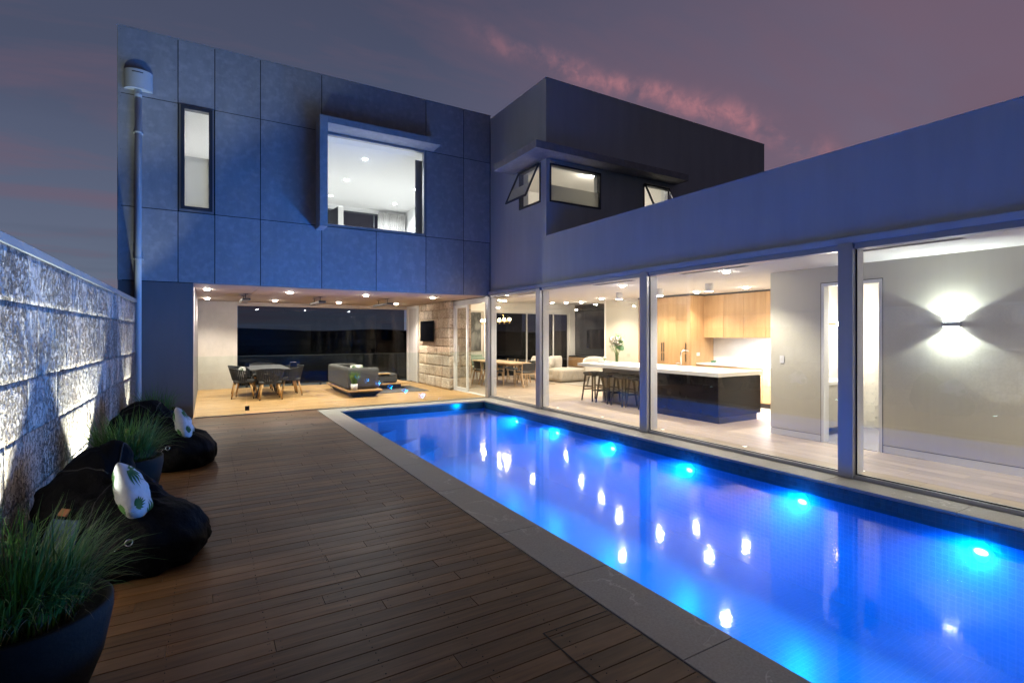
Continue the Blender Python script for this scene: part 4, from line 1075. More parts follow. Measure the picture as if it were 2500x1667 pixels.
cb = MB().bbox(8.45, 8.95, 6.85, 7.25, .9155, .928, .002).build('chopping_board', 'pale_oak'); tag(cb, 'thin pale timber board lying beside the chrome tap on the island', 'chopping board')
# books, candle, vase with flowers on the island end
def at_isl(x, y): return (x, y, .9155)
bk1 = empty('book', 'large white hardcover book lying under the small candle on the island end', 'book', at_isl(8.42, 9.72), .1)
MB().box(-.14, .14, -.11, .11, .003, .030).build('pages', 'book_paper', bk1); m = MB(); m.box(-.145, .145, -.115, .115, 0, .003); m.box(-.145, .145, -.115, .115, .030, .033); m.box(-.145, .145, -.115, -.111, .003, .030); m.build('cover', 'white_frame', bk1)
# vase
vs = empty('vase', 'clear cylindrical glass vase of white lilies and green leaves on the island end', 'vase', at_isl(8.72, 9.63))
m = MB(); m.lathe([(.0, 0), (.045, 0), (.045, .26), (.041, .26), (.041, .012), (0, .012)], n=28); m.build('glass', 'vase_glass', vs, smooth=True)
m = MB()
tips = []
for i in range(34):
    a = R.uniform(0, 2 * PI); rr = R.uniform(.03, .26); h = R.uniform(.38, .78) - rr * .3
    tip = Vector((math.cos(a) * rr * 1.0, math.sin(a) * rr * .9, h)); tips.append(tip)
    m.tube([(R.uniform(-.02, .02), R.uniform(-.02, .02), .02), (tip.x * .25, tip.y * .25, .25), (tip.x * .7, tip.y * .7, h * .75), tip], .0022, 5)
tag(m.build('stems', 'flower_stem', vs), kind='stuff')
m = MB(); m2 = MB()
for i, t_ in enumerate(tips):
    if i % 3 == 0 and t_.z < .62:
        for k in range(7):
            a = 2 * PI * k / 7 + i; d = Vector((math.cos(a), math.sin(a), .35)).normalized(); s_ = d.cross(Vector((0, 0, 1))).normalized()
            m.quad(t_, t_ + d * .035 - s_ * .014, t_ + d * .075 + Vector((0, 0, -.01)), t_ + d * .035 + s_ * .014)
    else:
        for k in range(4):
            f = R.uniform(.55, 1); p = t_ * f; d = Vector((R.uniform(-1, 1), R.uniform(-1, 1), R.uniform(-.2, 1))).normalized(); s_ = d.orthogonal().normalized()
            L = R.uniform(.03, .055); m2.quad(p, p + d * L * .5 - s_ * L * .22, p + d * L, p + d * L * .5 + s_ * L * .22)
for k in range(70):
    t_ = Vector((R.gauss(-.03, .08), R.gauss(0, .06), R.uniform(.42, .62)))
    for j in range(5):
        a = 2 * PI * j / 5 + k; d = Vector((math.cos(a), math.sin(a), R.uniform(-.3, .6))).normalized(); s_ = d.cross(Vector((0, 0, 1))).normalized()
        m.quad(t_, t_ + d * .034 - s_ * .020, t_ + d * .072, t_ + d * .034 + s_ * .020)
tag(m.build('petals', 'petal', vs), kind='stuff'); tag(m2.build('leaves', 'leaf_green', vs), kind='stuff')
m = MB(); 
for (px, pz, sz, ax) in ((.14, .56, .11, .3), (.12, .40, .10, -.5)):
    pts = [(px + sz * math.cos(2 * PI * i / 12), .04 + .1 * math.sin(2 * PI * i / 12 + ax), pz + sz * 1.15 * math.sin(2 * PI * i / 12)) for i in range(12)]
    m.add([(px, .02, pz)] + pts, [(0, i + 1, (i + 1) % 12 + 1) for i in range(12)])
m.build('large_leaf', 'leaf_green', vs)
cn = empty('candle_jar', 'small glass jar with white flowers standing on the white book', 'jar', (8.42, 9.74, .9490))
MB().lathe([(0, 0), (.03, 0), (.03, .07), (.026, .07), (.026, .01), (0, .01)], n=20).build('jar', 'vase_glass', cn, smooth=True)
MB().rbox((0, 0, .095), (.07, .07, .06), .03, 5, .02).build('blossom', 'petal', cn)

# bar stools
def stool(x, y, label, rz=0.0):
    e = empty('bar_stool', label, 'bar stool', (x, y, 0), rz, group='black bar stools along the island')
    MB().rbox((0, 0, .665), (.40, .37, .075), .035, 8).build('seat', 'black_leather', e, smooth=True)
    for sx in (-1, 1):
        for sy in (-1, 1): MB().bar((sx * .15, sy * .13, .635), (sx * .215, sy * .19, 0), .036, .036, w1=.024, h1=.024).build('leg', 'charcoal_wood', e)
    for sy in (-1, 1): MB().bar((-.185, sy * .165, .27), (.185, sy * .165, .27), .018, .028).build('stretcher', 'charcoal_wood', e)
    for sx in (-1, 1): MB().bar((sx * .175, -.15, .36), (sx * .175, .15, .36), .018, .028).build('stretcher', 'charcoal_wood', e)
    MB().bar((-.13, 0, .62), (.13, 0, .62), .30, .03).build('seat_frame', 'charcoal_wood', e)
    return e
s0 = stool(8.13, 9.80, 'farthest bar stool, at the open end of the island bench', .03)
for y, d_ in ((9.27, 'second farthest bar stool under the island overhang'), (8.74, 'third bar stool from the open end of the island'), (8.27, 'nearest bar stool, partly behind the white facade post')):
    dup(s0, (8.13, y, 0), R.uniform(-.06, .06), d_)

# ------------------------------------------------------------------ ceiling lights, ground floor
gd = 'ground floor ceiling downlights'
WARM = (1, .87, .70)
for x, y, d_ in ((9.85, 8.17, 'recessed ceiling light in front of the oak pantry side panel'), (9.83, 6.86, 'recessed ceiling light in front of the oak overhead cupboards'),
                 (9.45, 9.40, 'recessed ceiling light above the pantry doors beside the facade post'), (9.36, 10.96, 'recessed ceiling light in front of the beige partition'),
                 (9.88, 12.5, 'recessed ceiling light at the corner of the dark living room cabinet'), (9.8, 5.6, 'recessed ceiling light hidden behind the hallway wall corner')):
    downlight(x, y, 2.60, d_, L_DOWN, WARM, gd)
for x, y, d_ in ((7.1, .6, 'unseen added ceiling light in the hallway outside the right picture edge'), (7.1, -1.6, 'second unseen added ceiling light in the hallway outside the right picture edge'), (7.3, 10.9, 'recessed ceiling light between the facade and the bar stools'), (7.3, 7.9, 'recessed ceiling light between the facade and the island'), (7.1, 5.3, 'recessed ceiling light in the hallway opposite the hallway corner')):
    downlight(x, y, 2.60, d_, L_DOWN * 1.05, (1, .92, .80), gd)  # the two beyond the picture edge are unseen, added to light the hall
for x, y, d_ in ((9.2, 14.2, 'recessed ceiling light in the raised ceiling over the sofa'), (12.2, 14.0, 'recessed ceiling light in the raised ceiling near the living room cabinet'), (9.2, 16.4, 'recessed ceiling light near the dark living room glazing'), (12.2, 16.4, 'recessed ceiling light in the far living room corner')):
    downlight(x, y, 2.857, d_, L_DOWN, WARM, gd)
def canlight(x, y, d_):
    e = empty('surface_downlight', d_, 'ceiling light', (x, y, 2.602), group='white cylinder lights over the island')
    MB().cyl((0, 0, -.155), (0, 0, 0), .078, n=28).build('body', 'white_frame', e)
    MB().cyl((0, 0, -.1565), (0, 0, -.1555), .066, n=24).build('lens', 'lamp_white', e)
    light('downlight_lamp', 'SPOT', (0, 0, -.17), L_DOWN * 1.1, WARM, e, size=.05, spot=100, blend=.7, aim=(0, 0, -1))
canlight(8.50, 9.30, 'farthest white cylinder light under the ceiling over the island'); canlight(8.52, 8.04, 'middle white cylinder light over the island beside the facade post'); canlight(8.48, 6.72, 'nearest white cylinder light under the ceiling over the island')
for x, y0, y1, d_ in ((6.75, 10.3, 11.1, 'thin slot air vent in the ceiling behind the second facade pane'), (6.75, 7.0, 8.1, 'thin slot air vent in the ceiling near the facade post at the stools'), (6.75, 4.7, 5.9, 'long slot air vent in the ceiling in front of the hallway corner'), (6.75, 2.2, 3.3, 'slot air vent in the ceiling above the wide white post')):
    e = empty('air_vent', d_, 'air vent', (x, (y0 + y1) / 2, 2.602), group='slot air vents in the ceiling along the facade')
    h = (y1 - y0) / 2
    MB().box(-.06, .06, -h, h, -.004, 0).build('frame', 'ceiling_slot', e); MB().box(-.035, -.012, -h + .02, h - .02, -.0055, -.0042).build('slot', 'slot_dark', e); MB().box(.012, .035, -h + .02, h - .02, -.0055, -.0042).build('slot', 'slot_dark', e)
for y, d_ in ((11.3, 'tiny floor light inside the first facade pane from the corner'), (9.20, 'tiny floor light inside beside the second facade post'), (7.72, 'tiny floor light inside in the middle of the bar stool pane'), (6.18, 'tiny floor light inside at the foot of the post by the island'),
              (4.64, 'tiny floor light inside in front of the hallway corner'), (3.11, 'tiny floor light inside just right of the widest post')):
    e = empty('floor_light', d_, 'floor light', (6.62, y, .0005), group='row of tiny square floor lights inside the glass facade')
    MB().box(-.034, .034, -.034, .034, 0, .003).build('bezel', 'aluminium', e); MB().box(-.026, .026, -.026, .026, .0032, .0042).build('lens', 'floor_lamp', e)

# ------------------------------------------------------------------ living room back walls
m = MB(); m.box(6.75, 13.5, BY + .04, BY + .2, 2.50, 2.86); m.box(6.75, 7.85, BY + .04, BY + .2, 0, 2.5); m.build('living_bulkhead', 'plaster', house)
m = MB(); m.box(7.85, 9.05, BY + .03, BY + .2, 0, 2.5); m.build('art_wall', 'concrete_panel', house)
for x0, x1 in ((9.06, 9.30), (13.14, 13.42)): MB().box(x0, x1, BY - .02, BY + .2, 0, 2.5).build('white_column', 'plaster', house)
gz = empty('living_glazing'); gz.parent = house
MB().box(9.30, 13.14, BY + .10, BY + .11, .0, 2.5).build('pane', 'tinted_glass', gz)
m = MB()
for x in (9.32, 11.05, 11.85, 12.35, 13.1): m.box(x - .025, x + .025, BY + .07, BY + .14, .0, 2.5)
m.box(9.30, 13.14, BY + .07, BY + .14, 2.44, 2.5); m.build('frame', 'white_frame', gz)
MB().box(9.35, 10.9, BY + .20, BY + .21, .80, 2.44).build('roller_blind', 'bronze_blind', gz)
MB().box(13.42, 13.6, 11.7, BY + .2, 0, 2.86).build('living_wall', 'plaster', house)
cab = empty('media_wall', 'wall of dark glass panels over an oak credenza at the far side of the living room', 'cabinet', (0, 0, 0))
for a, c in ((15.0, 15.9), (15.905, 16.7), (16.705, 17.36)): MB().box(13.385, 13.415, a, c, .74, 2.84).build('glass_panel', 'dark_glass_cabinet', cab)
MB().box(13.05, 13.41, 15.0, 17.36, .68, .735).build('shelf', 'black_satin', cab)
for a, c in ((15.0, 16.2), (16.205, 17.36)): MB().box(13.03, 13.05, a, c, .30, .675).build('drawer_front', 'oak_cabinet', cab)
MB().box(13.052, 13.41, 15.0, 17.36, .30, .675).build('carcass', 'oak_cabinet', cab)
tvl = MB().box(13.35, 13.38, 15.25, 16.55, 1.05, 1.80).build('television', 'tv_black'); tag(tvl, 'dark television on the glass-panelled media wall in the living room', 'television')
arto = empty('painting', 'abstract grey canvas with dark sweeping strokes on the far wall', 'painting', (8.45, BY + .0, 1.72))
MB().box(-.50, .50, -.0, .028, -.72, .72).build('canvas', 'abstract_canvas', arto)
bs = empty('bench_seat', 'low upholstered green bench seat below the abstract painting', 'bench', (8.40, 17.05, 0))
MB().rbox((0, .0, .40), (1.1, .6, .14), .05, 6).build('seat', 'green_fabric', bs, smooth=True); MB().box(-.55, .55, -.28, .3, 0, .33).build('base', 'plaster', bs)
MB().rbox((0, .27, .66), (1.1, .10, .40), .04, 6).build('backrest', 'green_fabric', bs, smooth=True)
for x, d_ in ((8.08, 'left green cushion on the bench seat'), (8.42, 'middle green cushion on the bench seat'), (8.76, 'right green cushion on the bench seat')):
    tag(MB().rbox((0, 0, 0), (.38, .15, .30), .07, 7, .02, x).build('cushion', 'green_fabric', smooth=True, loc=(x, 17.12, .62)), d_ + ' below the painting', 'cushion', 'green cushions below the painting')
# pendant over the dining table
pe = empty('pendant_lamp', 'long brass pendant lamp with glowing globe bulbs over the dining table', 'pendant lamp', (8.32, 15.15, 2.03))
MB().cyl((0, -1.0, 0), (0, 1.0, 0), .012, n=10).build('rail', 'brass', pe)
for y in (-.55, .55): MB().cyl((0, y, 0), (0, y, .83), .003, n=6).build('wire', 'brass', pe)
for y in (-.95, -.62, -.3, .3, .68, .95):
    MB().cyl((0, y, -.07), (0, y, .01), .022, n=14).build('socket', 'brass', pe)
    MB().lathe([(0, .01), (.035, .025), (.05, .06), (.035, .095), (0, .11)], (0, y, 0), n=18).build('bulb', 'lamp_bulb', pe, smooth=True)
for y in (-.78, 0, .82): light('pendant_glow', 'POINT', (0, y, .17), 22, (1, .78, .48), pe, size=.05)
# dining table and chairs
dt = empty('dining_table', 'long pale timber dining table with round angled legs', 'dining table', (8.40, 14.95, 0))
m = MB(); n_ = 10
out_ = []
for i in range(48):
    t = 2 * PI * i / 48; cx_2, sx_2 = math.cos(t), math.sin(t)
    out_.append((math.copysign(abs(cx_2) ** .35, cx_2) * .47, math.copysign(abs(sx_2) ** .45, sx_2) * 1.45))
m.prism(out_, .685, .715); m.build('tabletop', 'pale_oak', dt, bevel=.004)
for sx in (-1, 1):
    for sy in (-1, 1): MB().cyl((sx * .26, sy * .70, .684), (sx * .35, sy * .84, 0), .036, .024, n=14).build('leg', 'pale_oak', dt, smooth=True)
MB().box(-.30, .30, -1.1, 1.1, .62, .684).build('apron', 'pale_oak', dt)
def dining_chair(x, y, rz, label):
    e = empty('dining_chair', label, 'dining chair', (x, y, 0), rz, group='dining chairs with black backs and pale timber legs')
    MB().rbox((0, 0, .45), (.44, .44, .04), .018, 6).build('seat', 'black_leather', e, smooth=True)
    for sx in (-1, 1):
        MB().bar((sx * .19, .19, .44), (sx * .225, .235, 0), .036, .036, w1=.024, h1=.024).build('leg', 'pale_oak', e)
        MB().bar((sx * .235, -.30, 0), (sx * .235, -.19, .44), .026, .034, w1=.05, h1=.03).build('leg', 'pale_oak', e)
        MB().bar((sx * .235, -.19, .44), (sx * .235, -.235, .76), .05, .03, w1=.016, h1=.02).build('back_post', 'pale_oak', e)
    m = MB(); N = 10
    for k, off in ((0, 0), (1, .014)):
        pass
    vs_ = []; fs_ = []
    for k in range(2):
        for i in range(N + 1):
            a = -1 + 2 * i / N; x_ = a * .225; y_ = -.215 - .05 * (1 - a * a) - k * .016
            for z_ in (.50, .74): vs_.append((x_, y_ - (z_ - .5) * .1, z_ - (.0 if z_ < .6 else .012 * a * a)))
    n0 = 2 * (N + 1)
    for i in range(N):
        fs_ += [(2 * i, 2 * i + 1, 2 * i + 3, 2 * i + 2), (n0 + 2 * i, n0 + 2 * i + 2, n0 + 2 * i + 3, n0 + 2 * i + 1), (2 * i + 1, n0 + 2 * i + 1, n0 + 2 * i + 3, 2 * i + 3), (2 * i, 2 * i + 2, n0 + 2 * i + 2, n0 + 2 * i)]
    m.add(vs_, fs_); m.build('backrest', 'black_leather', e)
    MB().bar((-.19, .19, .41), (.19, .19, .41), .03, .03).build('rail', 'pale_oak', e); MB().bar((-.235, -.19, .41), (.235, -.19, .41), .03, .03).build('rail', 'pale_oak', e)
    return e
c0 = dining_chair(8.42, 13.42, 0, 'black-backed dining chair at the near head of the table, its back toward the pool')
for x, y, rz, d_ in ((7.78, 14.25, -PI / 2, 'dining chair on the pool side of the table, nearest its near end'), (7.78, 14.95, -PI / 2, 'dining chair in the middle of the pool side of the table'), (7.78, 15.65, -PI / 2, 'farthest dining chair on the pool side of the table'),
                     (9.02, 14.25, PI / 2, 'dining chair on the sofa side of the table, nearest its near end'), (9.02, 14.95, PI / 2, 'dining chair in the middle of the sofa side of the table'), (9.02, 15.65, PI / 2, 'farthest dining chair on the sofa side of the table')):
    dup(c0, (x, y, 0), rz + R.uniform(-.05, .05), d_)
# sofa
sf = empty('sofa', 'low modular sofa in oatmeal fabric, its back toward the dining table', 'sofa', (0, 0, 0))
MB().rbox((10.62, 14.22, .245), (1.20, .95, .43), .11, 10, .006, 2).build('end_module', 'sofa_fabric', sf, smooth=True)
MB().rbox((10.18, 15.50, .30), (.38, 1.62, .54), .11, 10, .006, 5).build('backrest', 'sofa_fabric', sf, smooth=True)
MB().rbox((10.80, 15.50, .235), (.86, 1.62, .38), .10, 10, .006, 3).build('seat', 'sofa_fabric', sf, smooth=True)
MB().box(10.08, 11.15, 13.82, 16.25, .0, .045).build('plinth', 'black_satin', sf)
for x, y, rz, d_ in ((10.36, 15.0, .1, 'plump pale cushion on the sofa back nearest the island'), (10.36, 15.75, -.1, 'plump pale cushion at the far end of the sofa back')):
    o = MB().rbox((0, 0, 0), (.20, .62, .36), .09, 9, .025, y).build('cushion', 'cream_fabric', smooth=True, loc=(x, y, .64)); o.rotation_euler = (0, .35, rz)
    tag(o, d_, 'cushion', 'pale sofa cushions')
o = MB().rbox((0, 0, 0), (.14, .46, .46), .06, 9, .02, 9).build('cushion', 'cream_fabric', smooth=True, loc=(10.62, 14.90, .62)); o.rotation_euler = (0, .2, .9)
tag(o, 'square cushion with dark edge leaning at the near corner of the sofa', 'cushion', 'pale sofa cushions')
rg = MB().bbox(10.0, 13.0, 12.2, 16.9, 0, .012, .004).build('living_rug', 'rug_pale'); tag(rg, 'large pale grey rug under the oatmeal sofa', 'rug')
ac = empty('armchair', 'white moulded armchair standing behind the island end', 'armchair', (10.3, 12.35, 0), 2.5)
m = MB(); vs_ = []; fs_ = []; N = 16; K = 6
for k in range(K + 1):
    z_ = .36 + .56 * k / K
    for i in range(N + 1):
        a = -2.0 + 4.0 * i / N; rr = .33 + .05 * k / K; top = 1 - .42 * (abs(a) / 2.0) ** 2
        zc_ = .36 + (.56 * top) * k / K
        vs_.append((rr * math.sin(a), -rr * math.cos(a) + .02 * k / K, zc_))
for k in range(K):
    for i in range(N): p = k * (N + 1) + i; fs_.append((p, p + 1, p + N + 2, p + N + 1))
m.add(vs_, fs_); o = m.build('shell', 'cream_fabric', ac, smooth=True); md = o.modifiers.new('solid', 'SOLIDIFY'); md.thickness = .03
MB().rbox((0, 0, .40), (.56, .56, .12), .055, 7).build('seat', 'cream_fabric', ac, smooth=True)
for sx in (-1, 1):
    for sy in (-1, 1): MB().cyl((sx * .17, sy * .17, .36), (sx * .25, sy * .25, 0.012), .014, .010, n=8).build('leg', 'black_satin', ac)

# ------------------------------------------------------------------ terrace furniture
# shared woven chair
def woven_chair(x, y, rz, label):
    e = empty('outdoor_chair', label, 'outdoor chair', (x, y, 0), rz, group='dark woven chairs round the terrace table')
    MB().rbox((0, .02, .43), (.50, .48, .07), .03, 7).build('seat', 'outdoor_fabric', e, smooth=True)
    N = 26
    def pt(a, k):   # a: angle round the tub, k: 0 seat .. 1 rim
        r0, r1 = .245, .325
        r_ = r0 + (r1 - r0) * k
        top = .47 + .30 * (1 - .30 * (abs(a) / 1.95) ** 2)
        return Vector((r_ * math.sin(a) * 1.0, -r_ * math.cos(a) - .02 * k, .40 + (top - .40) * k))
    for i in range(N):
        a = -1.9 + 3.8 * i / (N - 1)
        d = .064
        m = MB(); p0, p1, pm = pt(a - d, 0), pt(a - d, 1), pt(a - d, .5); q0, q1, qm = pt(a + d, 0), pt(a + d, 1), pt(a + d, .5)
        n_ = Vector((math.sin(a), -math.cos(a), 0)) * .008
        m.add([p0, q0, qm, pm, q1, p1, p0 + n_, q0 + n_, qm + n_, pm + n_, q1 + n_, p1 + n_], [(0, 1, 2, 3), (3, 2, 4, 5), (7, 6, 9, 8), (8, 9, 11, 10), (0, 3, 9, 6), (3, 5, 11, 9), (1, 7, 8, 2), (2, 8, 10, 4)])
        m.build('strap', 'rope', e)
    MB().tube([pt(-1.95 + 3.9 * i / 20, 1) for i in range(21)], .013, 8).build('rim', 'rope', e, smooth=True)
    MB().tube([pt(-1.95 + 3.9 * i / 20, 0) for i in range(21)], .012, 8).build('seat_ring', 'rope', e, smooth=True)
    for sx in (-1, 1):
        for sy in (-1, 1):
            mt = 'teak'
            MB().cyl((sx * .17, sy * .17, .42), (sx * .25, sy * .25, .03), .024, .016, n=12).build('leg', mt, e, smooth=True)
            MB().cyl((sx * .25, sy * .25, .0), (sx * .248, sy * .248, .032), .014, .016, n=10).build('foot', 'black_satin', e)
    return e
w0 = woven_chair(1.35, 14.08, 0, 'dark woven chair in front of the terrace table, its back toward the pool')
for x, y, rz, d_ in ((.83, 14.72, -PI / 2 - .25, 'dark woven chair at the left side of the terrace table, holding the leafy cushion'), (1.90, 14.82, PI / 2 + .1, 'dark woven chair at the near right side of the terrace table'),
                     (.83, 15.62, -PI / 2, 'dark woven chair at the far left side of the terrace table'), (1.90, 15.62, PI / 2 - .1, 'dark woven chair at the far right side of the terrace table'), (1.38, 16.55, PI, 'dark woven chair behind the terrace table, its back toward the balustrade')):
    dup(w0, (x, y, 0), rz, d_)
tt = empty('terrace_table', 'dark square-edged outdoor dining table on crossed metal legs', 'outdoor table', (1.38, 15.25, 0))
MB().box(-.46, .46, -1.05, 1.05, .712, .738).build('tabletop', 'table_grey', tt, bevel=.003)
for sy in (-.6, .6):
    for sx in (-1, 1): MB().bar((sx * .10, sy, .70), (sx * .30, sy + .12 * sx, 0), .05, .05, w1=.035, h1=.035).build('leg', 'black_satin', tt)
    MB().box(-.2, .2, sy - .03, sy + .03, .67, .71).build('cross_bar', 'black_satin', tt)
def leaf_pillow(loc, rot, sz, label, cat='pillow', seed_=1, fronds=None, group=None):
    e = empty('pillow', label, cat, loc, group=group); e.rotation_euler = rot
    N = 26; m = MB(); vs_ = []; h = sz / 2; Rr = random.Random(seed_)
    def surf(u, v, s):
        # pillow with pinched corners
        ru = 1 - .10 * (1 - abs(v)) * 0 ; bul = ((1 - u ** 2) * (1 - v ** 2)) ** .42 if abs(u) < 1 and abs(v) < 1 else 0
        pin = 1 - .03 * (1 - (v * v)); pin2 = 1 - .03 * (1 - (u * u)); cr = 1 - .10 * (abs(u * v)) ** 2; pin *= cr; pin2 *= cr
        x_ = u * h * pin; y_ = v * h * pin2
        wr = noise.noise(Vector((u * 2.6, v * 2.6, seed_ + s))) * .012 * bul * 2
        return Vector((x_, y_, s * (bul * sz * .21 + wr)))
    fs_ = []
    for s in (1, -1):
        n0 = len(vs_)
        for j in range(N + 1):
            for i in range(N + 1): vs_.append(surf(math.sin((-1 + 2 * i / N) * PI / 2), math.sin((-1 + 2 * j / N) * PI / 2), s))
        for j in range(N):
            for i in range(N):
                p = n0 + j * (N + 1) + i; f = (p, p + 1, p + N + 2, p + N + 1); fs_.append(f if s > 0 else f[::-1])
    m.add(vs_, fs_); o = m.build('cover', 'pillow_white', e, smooth=True); md = o.modifiers.new('weld', 'WELD'); md.merge_threshold = 1e-4
    m = MB()
    for s in (1, -1):
        for (cu_, cv_, a0, spread, L) in (fronds or ((-.92, .60, -.4, 2.0, .95), (.97, .35, 3.0, 2.2, 1.05), (.30, -.96, 1.7, 1.9, .85), (-.9, -.85, .7, 1.5, .6))):
            for k in range(8):
                a = a0 - spread / 2 + spread * k / 7; LL = L * (.65 + .35 * math.sin(PI * k / 7)) * Rr.uniform(.85, 1.1)
                prev = None
                for t in range(8):
                    f = .10 + .90 * t / 7; cu2 = cu_ + math.cos(a) * LL * f; cv2 = cv_ + math.sin(a) * LL * f
                    wd = .042 * math.sin(PI * min(1, .02 + .98 * f)); du, dv = -math.sin(a) * wd, math.cos(a) * wd
                    ok_ = max(abs(cu2), abs(cv2)) < .97
                    A = surf(max(-.99, min(.99, cu2 + du)), max(-.99, min(.99, cv2 + dv)), s) + Vector((0, 0, s * .0022)); B = surf(max(-.99, min(.99, cu2 - du)), max(-.99, min(.99, cv2 - dv)), s) + Vector((0, 0, s * .0022))
                    if prev and ok_: m.quad(prev[0], A, B, prev[1])
                    prev = (A, B) if ok_ else None
    o = m.build('leaf_print', 'leaf_print', e); tag(o, kind='stuff')
    return e
leaf_pillow((.74, 14.72, .62), (1.25, 0, -1.3), .36, 'white cushion with green leaf print standing in the left woven chair on the terrace', seed_=4)
# outdoor sofa: platform, plinth, upholstery
os_ = empty('outdoor_sofa', 'charcoal outdoor sofa on a pale timber platform, its high side toward the pool', 'outdoor sofa', (0, 0, 0))
MB().bbox(3.05, 3.93, 13.20, 15.95, .150, .185, .004).build('platform', 'teak', os_)
m = MB(); m.add([(3.22, 13.42, 0), (3.78, 13.42, 0), (3.78, 15.75, 0), (3.22, 15.75, 0), (3.08, 13.24, .149), (3.90, 13.24, .149), (3.90, 15.90, .149), (3.08, 15.90, .149)], [(0, 3, 2, 1), (4, 5, 6, 7), (0, 1, 5, 4), (1, 2, 6, 5), (2, 3, 7, 6), (3, 0, 4, 7)])
m.build('plinth', 'black_satin', os_)
MB().rbox((3.17, 14.66, .465), (.20, 2.45, .56), .07, 10, .004, 1).build('backrest', 'outdoor_fabric', os_, smooth=True)
MB().rbox((3.50, 13.53, .465), (.80, .20, .56), .07, 10, .004, 2).build('armrest', 'outdoor_fabric', os_, smooth=True)
MB().rbox((3.50, 15.80, .465), (.80, .18, .56), .07, 10, .004, 3).build('armrest', 'outdoor_fabric', os_, smooth=True)
MB().rbox((3.58, 14.68, .31), (.62, 2.08, .24), .06, 10, .004, 4).build('seat', 'outdoor_fabric', os_, smooth=True)
leaf_pillow((3.42, 13.72, .63), (1.1, 0, .3), .40, 'leaf-print cushion peeking over the near arm of the outdoor sofa', seed_=8)
ch = empty('outdoor_chaise', 'low charcoal outdoor chaise on a timber platform in front of the sandstone wall', 'outdoor sofa', (0, 0, 0))
MB().bbox(4.15, 5.20, 14.75, 15.75, .150, .185, .004).build('platform', 'teak', ch)
MB().box(4.3, 4.98, 14.9, 15.6, 0, .149).build('plinth', 'black_satin', ch)
MB().rbox((4.50, 15.22, .325), (.68, .86, .27), .06, 10, .004, 6).build('seat', 'outdoor_fabric', ch, smooth=True)
MB().bbox(4.16, 4.60, 14.72, 14.90, .455, .478, .003).build('side_ledge', 'teak', ch)
rg = MB().bbox(3.3, 5.45, 13.85, 15.45, .002, .014, .004).build('terrace_rug', 'rug_grey'); tag(rg, 'dark grey flecked rug on the terrace deck in front of the outdoor sofa', 'rug')
wt = empty('wire_table', 'small round black wire side table on the terrace rug', 'side table', (4.05, 14.25, .014))
m = MB()
for i in range(22):
    a = 2 * PI * i / 22; m.tube([(.14 * math.cos(a), .14 * math.sin(a), 0), (.11 * math.cos(a), .11 * math.sin(a), .12), (.18 * math.cos(a), .18 * math.sin(a), .26)], .0035, 5)
tag(m.build('wires', 'black_satin', wt), kind='stuff'); m = MB(); m.lathe([(.0, .26), (.19, .26), (.19, .27), (0, .27)], n=28); m.build('tray', 'black_satin', wt)

def grass(parent, c, n, L, spread, mt='grass_blade', w0_=.004, seed_=3, z0=0, arch=1.0, name='grass_blades', lim=None, Lv=(.6, 1.1), pol=None):
    Rr = random.Random(seed_); m = MB()
    for i in range(n):
        a = Rr.uniform(0, 2 * PI); r0 = spread * .45 * math.sqrt(Rr.random()); b0 = Rr.uniform(0, 2 * PI)
        base = Vector((c[0] + r0 * math.cos(b0), c[1] + r0 * math.sin(b0), c[2] + z0))
        a = b0 + Rr.gauss(0, .7); l = L * Rr.uniform(*Lv); lean = Rr.uniform(.10, 1.0) ** 1.0 * arch
        d = Vector((math.cos(a), math.sin(a), 0)); side = Vector((-math.sin(a), math.cos(a), 0)); tw = Rr.uniform(-.6, .6)
        K = 6; pts = []; p = base.copy(); ang = .06 + lean * .35
        for k in range(K + 1):
            pts.append(p.copy()); ang2 = ang + lean * 1.25 * (k / K) ** 1.4
            p = p + (d * math.sin(ang2) + Vector((0, 0, 1)) * math.cos(ang2)) * (l / K)
        if lim: pts = [lim(p) for p in pts]
        for k in range(K):
            wa = w0_ * (1 - (k / K) ** 2) ; wb = w0_ * (1 - ((k + 1) / K) ** 2) + .0003
            sa = (side * math.cos(tw) + Vector((0, 0, math.sin(tw)))) 
            m.quad(pts[k] - sa * wa, pts[k] + sa * wa, pts[k + 1] + sa * wb, pts[k + 1] - sa * wb)
    o = m.build(name, mt, parent); tag(o, kind='stuff'); return o
pt_ = empty('potted_plant', 'small white cylinder pot with spiky grass standing on the ledge of the outdoor sofa', 'plant', (3.22, 13.29, .186))
MB().lathe([(0, 0), (.075, 0), (.085, .165), (.079, .165), (.074, .14), (0, .14)], n=28).build('pot', 'pot_white', pt_, smooth=True)
grass(pt_, (0, 0, .14), 260, .38, .12, w0_=.0035, seed_=5, arch=.85)

